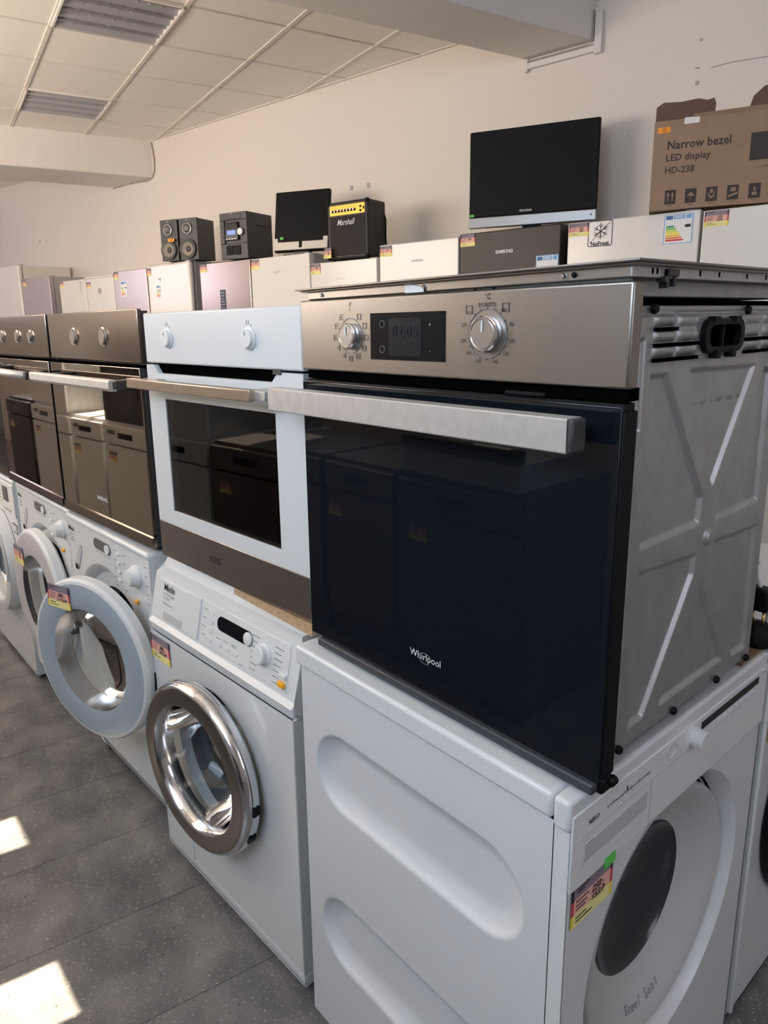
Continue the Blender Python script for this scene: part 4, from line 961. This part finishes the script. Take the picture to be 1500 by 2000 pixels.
b = B(); b.lathe([(.022, 0), (.022, .0012), (.017, .0012), (.0165, 0)], M['ink'], 24, X=at(.232, -.0004, 1.758)); b.box(.222, .242, -.0014, 0, 1.752, 1.758, M['ink']); b.build('round_logo', F['el'][0])
text(F['el'][0], 'Electrolux', .232, -.0006, 1.725, .012, M['ink_grey'])
b = B(); b.box(.0, .484, -.012, .56, 1.872, 1.888, M['fridge_white'], bev=.004); b.build('lid', F['el'][0])
b = B(); text_geo(b, '15750', Matrix.Translation((.413, -.0014, 1.805)) @ Matrix.Rotation(-1.45, 4, 'Y') @ FY, .042, M['ink_grey']); b.build('handwriting', F['wh'][0])

# ================================================================ THINGS ON THE FRIDGES
# television
tv = thing('television', 'large black flat television with silver strip, standing on the black refrigerator', 'television', (-1.858, 2.526, 1.940), math.radians(26.7))
w_, h_ = .696, .512
b = B(); b.box(0, w_, 0, .035, .058, h_, M['black'], bev=.006); b.box(.08, w_-.08, .03, .085, .10, h_-.1, M['black'], bev=.02); b.build('housing', tv)
b = B(); b.box(.036, w_-.036, -.0012, .0, .100, h_-.042, M['screen']); b.build('screen', tv)
b = B(); b.box(-.001, w_+.001, -.003, .035, 0, .058, M['grey_metal'], bev=.005); b.build('silver_strip', tv)
text(tv, 'GRUNDIG', w_*.46, -.0005, .078, .015, M['ink_white'], bold=.0004)
b = B(); b.box(.006, .030, -.0045, 0, .062, .076, M['green']); b.build('green_sticker', tv)
b = B(); b.box(.30, .40, .02, .06, -.03, .02, M['black'], bev=.004); b.box(.17, .53, -.08, .14, -.043, -.033, M['black'], bev=.004); b.build('stand', tv)
b = B(); b.lathe([(.004, 0), (.004, .002), (.0001, .002)], M['black'], 12, X=at(w_-.025, -.003, .03)); b.build('power_light', tv)

# cardboard box
bx = thing('cardboard_box', 'brown cardboard display box with open torn flaps, on the No Frost refrigerator', 'box', (-.748, 2.490, 1.8965), math.radians(27))
w_, h_, d_ = .62, .372, .14
b = B(); b.box(0, w_, 0, d_, 0, h_, M['card']); bmesh.ops.delete(b.bm, geom=[f for f in b.bm.faces if f.normal.z > .9 or all(v.co.z > h_-.001 for v in f.verts)], context='FACES_ONLY'); b.build('carton', bx)
def flap(pts, y, tilt, nm='flap', thick=.004, m=None):
    b = B(); b.prism(pts, thick, m or M['card_dark'], X=Matrix.Translation((0, y, h_)) @ Matrix.Rotation(tilt, 4, 'X')); b.build(nm, bx)
flap([(.0, -.02), (.24, -.02), (.245, .08), (.235, .103), (.21, .097), (.17, .108), (.10, .102), (.03, .108), (.0, .09)], d_-.004, .06)
flap([(.36, -.02), (.61, -.02), (.62, .13), (.60, .135), (.43, .125), (.39, .09)], d_-.004, .05)
flap([(.155, 0), (.60, 0), (.60, .018), (.50, .020), (.155, .014)], 0.0, 0.5, m=M['card'])
b = B(); b.box(.12, .18, -.001, .0, h_-.022, h_+.004, M['paper']); b.build('tape', bx)
b = B(); b.box(.015, .066, -.0016, -.0004, h_-.05, h_-.026, M['orange_st']); st = b.build('orange_price_sticker', bx)
b = B(); text_geo(b, 'Box', at(.040, -.0022, h_-.033), .009, M['ink'], shear=.3); text_geo(b, '10,99', at(.040, -.0022, h_-.043), .009, M['ink'], shear=.3); b.build('handwriting', st)
b = B(); text_geo(b, 'Narrow bezel', at(.057, -.0006, .268), .050, M['card_ink'], align='LEFT', bold=.0012, squash=.86, spacing=1.05)
text_geo(b, 'LED display', at(.055, -.0006, .216), .040, M['card_ink'], align='LEFT', bold=.0008, squash=.9, spacing=1.05)
text_geo(b, 'HD-238', at(.054, -.0006, .164), .039, M['card_ink'], align='LEFT', bold=.0008, squash=.9, spacing=1.05); b.build('lettering', bx)
for k in range(6):
    x = .062+k*.083; b = B(); z = .022; s = .045; K = M['card_ink']; Q = M['card']
    b.box(x, x+s, -.0010, -.0003, z, z+.060, K)
    if k == 0:
        for a in (.3, .7): b.prism([(x+s*(a-.04), z+.012), (x+s*(a+.04), z+.012), (x+s*(a+.04), z+.035), (x+s*(a+.14), z+.035), (x+s*a, z+.052), (x+s*(a-.14), z+.035), (x+s*(a-.04), z+.035)], .0004, Q, X=Matrix.Translation((0, -.0015, 0)))
    elif k == 1:
        b.prism([(x+s*.15, z+.030), (x+s*.5, z+.046), (x+s*.85, z+.030)], .0004, Q, X=Matrix.Translation((0, -.0015, 0))); b.box(x+s*.48, x+s*.52, -.0015, -.001, z+.014, z+.03, Q)
    elif k == 2:
        b.prism([(x+s*.15, z+.045), (x+s*.25, z+.02), (x+s*.5, z+.010), (x+s*.75, z+.02), (x+s*.85, z+.045), (x+s*.65, z+.025), (x+s*.5, z+.022), (x+s*.35, z+.025)], .0004, Q, X=Matrix.Translation((0, -.0015, 0))); b.box(x+s*.38, x+s*.62, -.0015, -.001, z+.034, z+.050, Q)
    elif k == 3:
        b.box(x+s*.3, x+s*.75, -.0015, -.001, z+.034, z+.050, Q); b.prism([(x+s*.1, z+.018), (x+s*.9, z+.030), (x+s*.9, z+.022), (x+s*.1, z+.010)], .0004, Q, X=Matrix.Translation((0, -.0015, 0)))
    else:
        b.box(x+s*.3, x+s*.7, -.0015, -.001, z+.012, z+.025, Q); b.box(x+s*.42, x+s*.58, -.0015, -.001, z+.030, z+.045, Q)
    b.box(x+s*.25, x+s*.75, -.001, -.0003, z-.008, z-.006, K); b.build('handling_symbol', bx)
b = B(); b.box(.385, .60, -.0010, -.0003, .175, .285, M['card_ink']); b.prism([(.40, .145), (.58, .160), (.60, .163), (.58, .150)], .0005, M['card_ink'], X=Matrix.Translation((0, -.001, 0))); b.build('printed_picture', bx)

# guitar amplifier
am = thing('guitar_amplifier', 'small black guitar amplifier with gold control panel on the low white refrigerator', 'amplifier', (-2.790, 2.215, 1.8265), math.radians(14))
w_, h_, d_ = .322, .350, .20
b = B(); b.box(0, w_, .0, d_, .0, h_, M['black_soft'], bev=.014, seg=3); b.build('cabinet', am)
b = B(); b.box(.026, w_-.020, -.003, .004, .022, h_-.090, M['charcoal'], bev=.003); gr = b.build('speaker_grille', am); gr.data.materials[0] = mat('grille_cloth', (.020, .017, .016), .8, bump=(700, .6, .001))
b = B(); b.box(.026, w_-.020, -.004, .004, h_-.084, h_-.022, M['gold'], bev=.002); gp = b.build('control_panel', am)
for k in range(8):
    x = .050+k*.0245; b = B(); b.lathe([(.0085, 0), (.0075, .012), (.0001, .012)], M['black'], 16, X=at(x, -.004, h_-.057)); kb = b.build('knob', am)
    b = B(); b.lathe([(.0068, .012), (.006, .014), (.0001, .014)], M['chrome'], 16, X=at(x, -.004, h_-.057)); b.build('knob_cap', kb)
for z in (h_-.044, h_-.068): 
    b = B(); b.lathe([(.007, 0), (.007, .004), (.003, .004), (.003, 0), (.0001, 0)], M['black'], 16, X=at(w_-.052, -.004, z)); b.build('jack_socket', am)
b = B(); b.box(w_-.032, w_-.025, -.008, -.003, h_-.062, h_-.045, M['black']); b.build('switch', am)
b = B()
for k in range(16): b.box(.04+k*.0135, .049+k*.0135, -.0047, -.004, h_-.037+.002*(k % 3), h_-.0355+.002*(k % 3), M['ink'])
small(b.build('panel_print', gp))
text(am, 'Marshall', .150, -.004, h_-.128, .050, M['ink_white'], shear=.35, bold=.0004, squash=.80, name='lettering')
for sx in (.0, w_):
    for sz in (.0, h_):
        b = B(); x0 = sx-.003 if sx == 0 else sx-.024; z0 = sz-.003 if sz == 0 else sz-.024; b.box(x0, x0+.027, -.004, .024, z0, z0+.027, M['black'], bev=.008); b.build('corner_guard', am)
for x in (.03, w_-.03):
    for y in (.03, d_-.03):
        b = B(); b.lathe([(.011, -.009), (.012, .001)], M['black'], 12, X=Matrix.Translation((x, y, 0))); b.disc(.011, -.009, M['black'], 12, Matrix.Translation((x, y, 0))); b.build('foot', am)
b = B(); b.tube([(w_, d_*.9, .27), (w_+.012, d_*.9, .24), (w_+.010, d_*.9, .13), (w_+.03, d_*.8, .068), (w_+.07, d_*.6, .071), (w_+.09, d_*.5, .066)], .006, M['black'], 6); b.build('mains_lead', am)
o = price_tag(am, 0, 0, 0, .062, .065, ('90.-', '89')); o.matrix_local = Matrix.Translation((-.012, -.022, .074)) @ Matrix.Rotation(-.12, 4, 'X')

# monitor
mo = thing('monitor', 'small square black monitor with pale lower bezel, tilted back, left of the amplifier', 'monitor', (-3.309, 2.140, 1.918), math.radians(30))
T = Matrix.Rotation(math.radians(-10), 4, 'X')
w_, h_ = .404, .408
b = B(); b.box(0, w_, 0, .04, 0, h_, M['black'], bev=.005, X=T); b.box(.06, w_-.06, .04, .09, .05, h_-.06, M['charcoal'], bev=.02, X=T); b.build('housing', mo)
b = B(); b.box(.035, w_-.035, -.0012, 0, .085, h_-.04, M['screen'], X=T); b.build('screen', mo)
b = B(); b.box(.0, w_, -.004, .002, .010, .064, M['cream_plastic'], bev=.002, X=T); b.box(.0, .028, -.0038, .002, .06, .09, M['cream_plastic'], bev=.001, X=T); b.box(w_-.034, w_, -.0038, .002, .06, .09, M['cream_plastic'], bev=.001, X=T); b.build('lower_bezel', mo)
b = B(); b.box(w_*.5-.012, w_*.5+.012, -.006, 0, .022, .068, M['black'], bev=.002, X=T); b.build('button_block', mo)
b = B(); b.box(.045, .068, -.003, -.001, .082, .10, M['green'], X=T); b.build('green_sticker', mo)
b = B(); b.box(.14, .26, .02, .07, -.022, .03, M['charcoal'], bev=.004); b.box(.08, .32, -.02, .14, -.029, -.021, M['charcoal'], bev=.003); b.build('stand', mo)

# mini stereo
hf = thing('stereo_system', 'black mini stereo with round dial and lit display, on the steel refrigerator', 'stereo', (-3.79, 1.995, 1.8975), math.radians(20))
w_, h_, d_ = .250, .322, .30
b = B(); b.box(0, w_, .012, d_, .006, h_, M['charcoal'], bev=.004); b.build('case', hf)
b = B(); b.box(.0, w_, -.0, .02, .0, .108, M['charcoal'], bev=.004); b.box(0, w_, 0, .02, .27, h_, M['charcoal'], bev=.004); b.box(0, .04, 0, .02, .108, .27, M['charcoal'], bev=.003); b.box(w_-.04, w_, 0, .02, .108, .27, M['charcoal'], bev=.003); b.build('front_frame', hf)
b = B(); b.box(.05, .17, -.006, .015, .13, .255, M['display'], bev=.004); ds = b.build('display', hf)
lit = mat('lit_display', (.10, .22, .60), .3, emit=.5)
b = B(); b.box(.07, .15, -.0075, -.006, .168, .200, lit); b.build('lit_segment', ds)
text(ds, '88:20', .11, -.0076, .184, .022, M['ink_white'])
b = B(); b.lathe([(.026, 0), (.026, .014), (.023, .018), (.0001, .018)], M['grey_metal'], 32, X=at(.198, -.002, .185)); b.build('volume_dial', hf)
b = B(); b.box(.045, .20, -.004, .012, .278, .305, M['charcoal'], bev=.003); b.build('disc_tray', hf)
for x in (.055, .125):
    b = B(); b.box(x, x+.062, -.006, .01, .03, .095, M['black'], bev=.003); b.build('cassette_door', hf)
for k in range(4):
    b = B(); b.box(.06+k*.025, .078+k*.025, -.009, -.004, .136, .144, M['grey_metal'], bev=.001); b.build('button', hf)
for k in range(3):
    b = B(); b.box(.012, .030, -.003, .004, .15+k*.03, .162+k*.03, M['charcoal'], bev=.001); b.build('button', hf)
for k in range(4):
    b = B(); b.box(w_-.0005, w_+.0005, .10+k*.045, .13+k*.045, .232, .238, M['hole']); b.build('vent_slot', hf)
text(hf, 'SONY', .11, -.0006, .313, .010, M['ink_white'])

# loudspeakers
def speaker(loc, rz, label, sticker):
    t = thing('loudspeaker', label, 'loudspeaker', loc, rz, 'pair of bookshelf loudspeakers on the cream refrigerator')
    w_, h_, d_ = .170, .312, .23
    b = B(); b.prism([(.02, 0), (w_-.02, 0), (w_, .0), (w_, h_), (0, h_), (0, 0)], .02, M['charcoal'], X=Matrix.Translation((0, 0, 0))); b.build('baffle', t)
    b = B(); b.box(.002, w_-.002, .02, d_, .0, h_-.002, M['charcoal'], bev=.003); b.build('cabinet', t)
    X = at(w_*.46, -.013, .082)
    b = B(); b.lathe([(.074, -.013), (.076, .002), (.071, .006), (.066, .004), (.062, .002)], M['grey_dark'], 40, X=X); b.build('woofer_ring', t)
    b = B(); b.lathe([(.063, .002), (.058, .005), (.052, .001)], M['grey_dark'], 40, X=X); b.lathe([(.052, .001), (.022, -.011)], M['cone'], 40, X=X); b.lathe([(.024, -.011), (.018, -.004), (.0001, .0)], M['charcoal'], 24, X=X); b.build('woofer_cone', t)
    X = at(w_*.46, -.006, .235)
    b = B(); b.lathe([(.042, -.006), (.043, .004), (.036, .006), (.030, .001)], M['grey_metal'], 36, X=X); b.build('tweeter_ring', t)
    b = B(); b.lathe([(.031, .001), (.016, -.003), (.0001, .004)], M['charcoal'], 28, X=X)
    for k in range(4): b.box(-.018, .018, -.012, -.010, -.014+k*.009, -.012+k*.009, M['grey_metal'], X=Matrix.Translation((w_*.46, .0, .235)))
    b.build('tweeter', t)
    text(t, 'SONY', w_*.46, -.0005, h_-.014, .010, M['ink_white'])
    if sticker:
        b = B(); b.box(w_*.52, w_*.52+.062, -.024, -.022, .142, .166, M['orange_st']); s = b.build('orange_price_sticker', t)
        text(s, '19,90', w_*.52+.031, -.0242, .154, .016, M['ink'], shear=.3)
    return t
# hollow the baffle visually: drivers sit on it
speaker((-4.362, 1.955, 1.9385), math.radians(26), 'black bookshelf loudspeaker, right one of the pair on the cream refrigerator', False)
speaker((-4.530, 1.875, 1.9385), math.radians(24), 'black bookshelf loudspeaker with orange sticker, left one of the pair', True)
b = B(); b.box(0, .14, 0, .10, 0, .010, M['charcoal'], bev=.004, X=Matrix.Translation(wf(1.37, .53, 1.8945)) @ Matrix.Rotation(WA, 4, 'Z')); tag(b.build('remote_control'), 'dark flat remote lying between loudspeaker and stereo', 'remote')

# ================================================================ OPPOSITE ROW (seen mirrored in the oven doors)
def dishwasher(x, y, label, w=.6, m=None, tagm=True, top=.85):
    m = m or M['enamel']; t = thing('dishwasher', label, 'dishwasher', (x, y, 0), PI, None)
    b = B(); b.box(0, w, .03, .56, .02, top, m, bev=.004); b.build('body', t)
    b = B(); b.box(.003, w-.003, 0, .03, .12, .70, m, bev=.004); b.build('door', t)
    b = B(); b.box(.003, w-.003, -.004, .03, .71, top-.02, m, bev=.006); c = b.build('control_panel', t)
    b = B(); b.box(w*.5-.09, w*.5+.09, -.006, -.003, .755, .79, M['display']); b.build('grip_recess', c)
    b = B(); b.box(w*.72, w*.88, -.006, -.003, .775, .80, M['grey_dark']); b.build('display', c)
    b = B(); b.box(.02, w-.02, .05, .5, 0, .02, M['black']); b.build('plinth', t)
    if tagm: price_tag(t, w*.72, 0, .66, .10, .07, ('250', '149'))
    return t
yy = -1.16
specs = [(1.15, .6, 'grey_dark', 'dark grey dishwasher on the opposite side, seen only mirrored'), (-.40, .6, 'grey_dark', 'grey dishwasher mirrored in the nearest oven door, right one'), (-1.03, .45, 'steel_dark', 'narrow steel dishwasher mirrored in the nearest oven door'), (-1.52, .6, 'steel_dark', 'steel dishwasher mirrored in the white oven window'),
         (-2.15, .6, 'enamel', 'white dishwasher mirrored in the black oven, nearest one'), (-2.78, .6, 'enamel', 'white dishwasher mirrored in the black oven, second one'), (-3.41, .45, 'enamel', 'narrow white dishwasher mirrored in the black oven'), (-3.9, .6, 'enamel', 'white dishwasher mirrored in the three-knob oven, nearer one'), (-4.53, .6, 'enamel', 'white dishwasher mirrored in the three-knob oven, further one'), (-5.2, .6, 'charcoal', 'dark dishwasher across the aisle at the far end')]
for x, w_, mm, lb in specs: dishwasher(x, yy, lb, w_, M[mm])
def opp_oven(x, label, m1_, m2_, h=.56, w=.58):
    t = thing('built_in_oven', label, 'oven', (x, yy-.02, .852), PI, None)
    b = B(); b.box(0, w, .02, .5, 0, h, M['galv']); b.build('body', t)
    b = B(); b.box(0, w, 0, .02, h-.12, h, m1_, bev=.003); b.build('control_panel', t)
    b = B(); b.box(0, w, 0, .02, 0, h-.13, m2_, bev=.003); b.build('door', t)
    b = B(); b.box(.04, w-.04, -.05, -.035, h-.19, h-.165, M['steel_light'], bev=.003); b.box(.06, .08, -.04, 0, h-.19, h-.165, M['steel_light']); b.box(w-.08, w-.06, -.04, 0, h-.19, h-.165, M['steel_light']); b.build('handle', t)
    for xx in (.12, w-.12):
        b = B(); b.lathe([(.02, 0), (.018, .02), (.0001, .02)], M['chrome'], 20, X=at(xx, 0, h-.06)); b.build('knob', t)
    return t
opp_oven(-2.17, 'white oven across the aisle mirrored in the black oven glass', M['enamel'], M['enamel'])
opp_oven(-2.80, 'steel oven across the aisle mirrored in the black oven glass', M['steel'], M['black_glass'])
opp_oven(-3.95, 'white oven across the aisle mirrored in the three-knob oven', M['enamel'], M['enamel'])
opp_oven(-4.58, 'second white oven across the aisle at the far end', M['enamel'], M['enamel'])
t = thing('cooker_hood', 'flat grey cooker hood across the aisle mirrored in the nearest oven', 'hood', (-.42, yy-.02, .852), PI)
b = B(); b.box(0, .56, 0, .4, 0, .10, M['plastic_grey'], bev=.004); b.build('body', t)
b = B(); b.box(-.005, .565, -.01, .02, .10, .15, M['grey_dark'], bev=.003); b.build('visor', t)
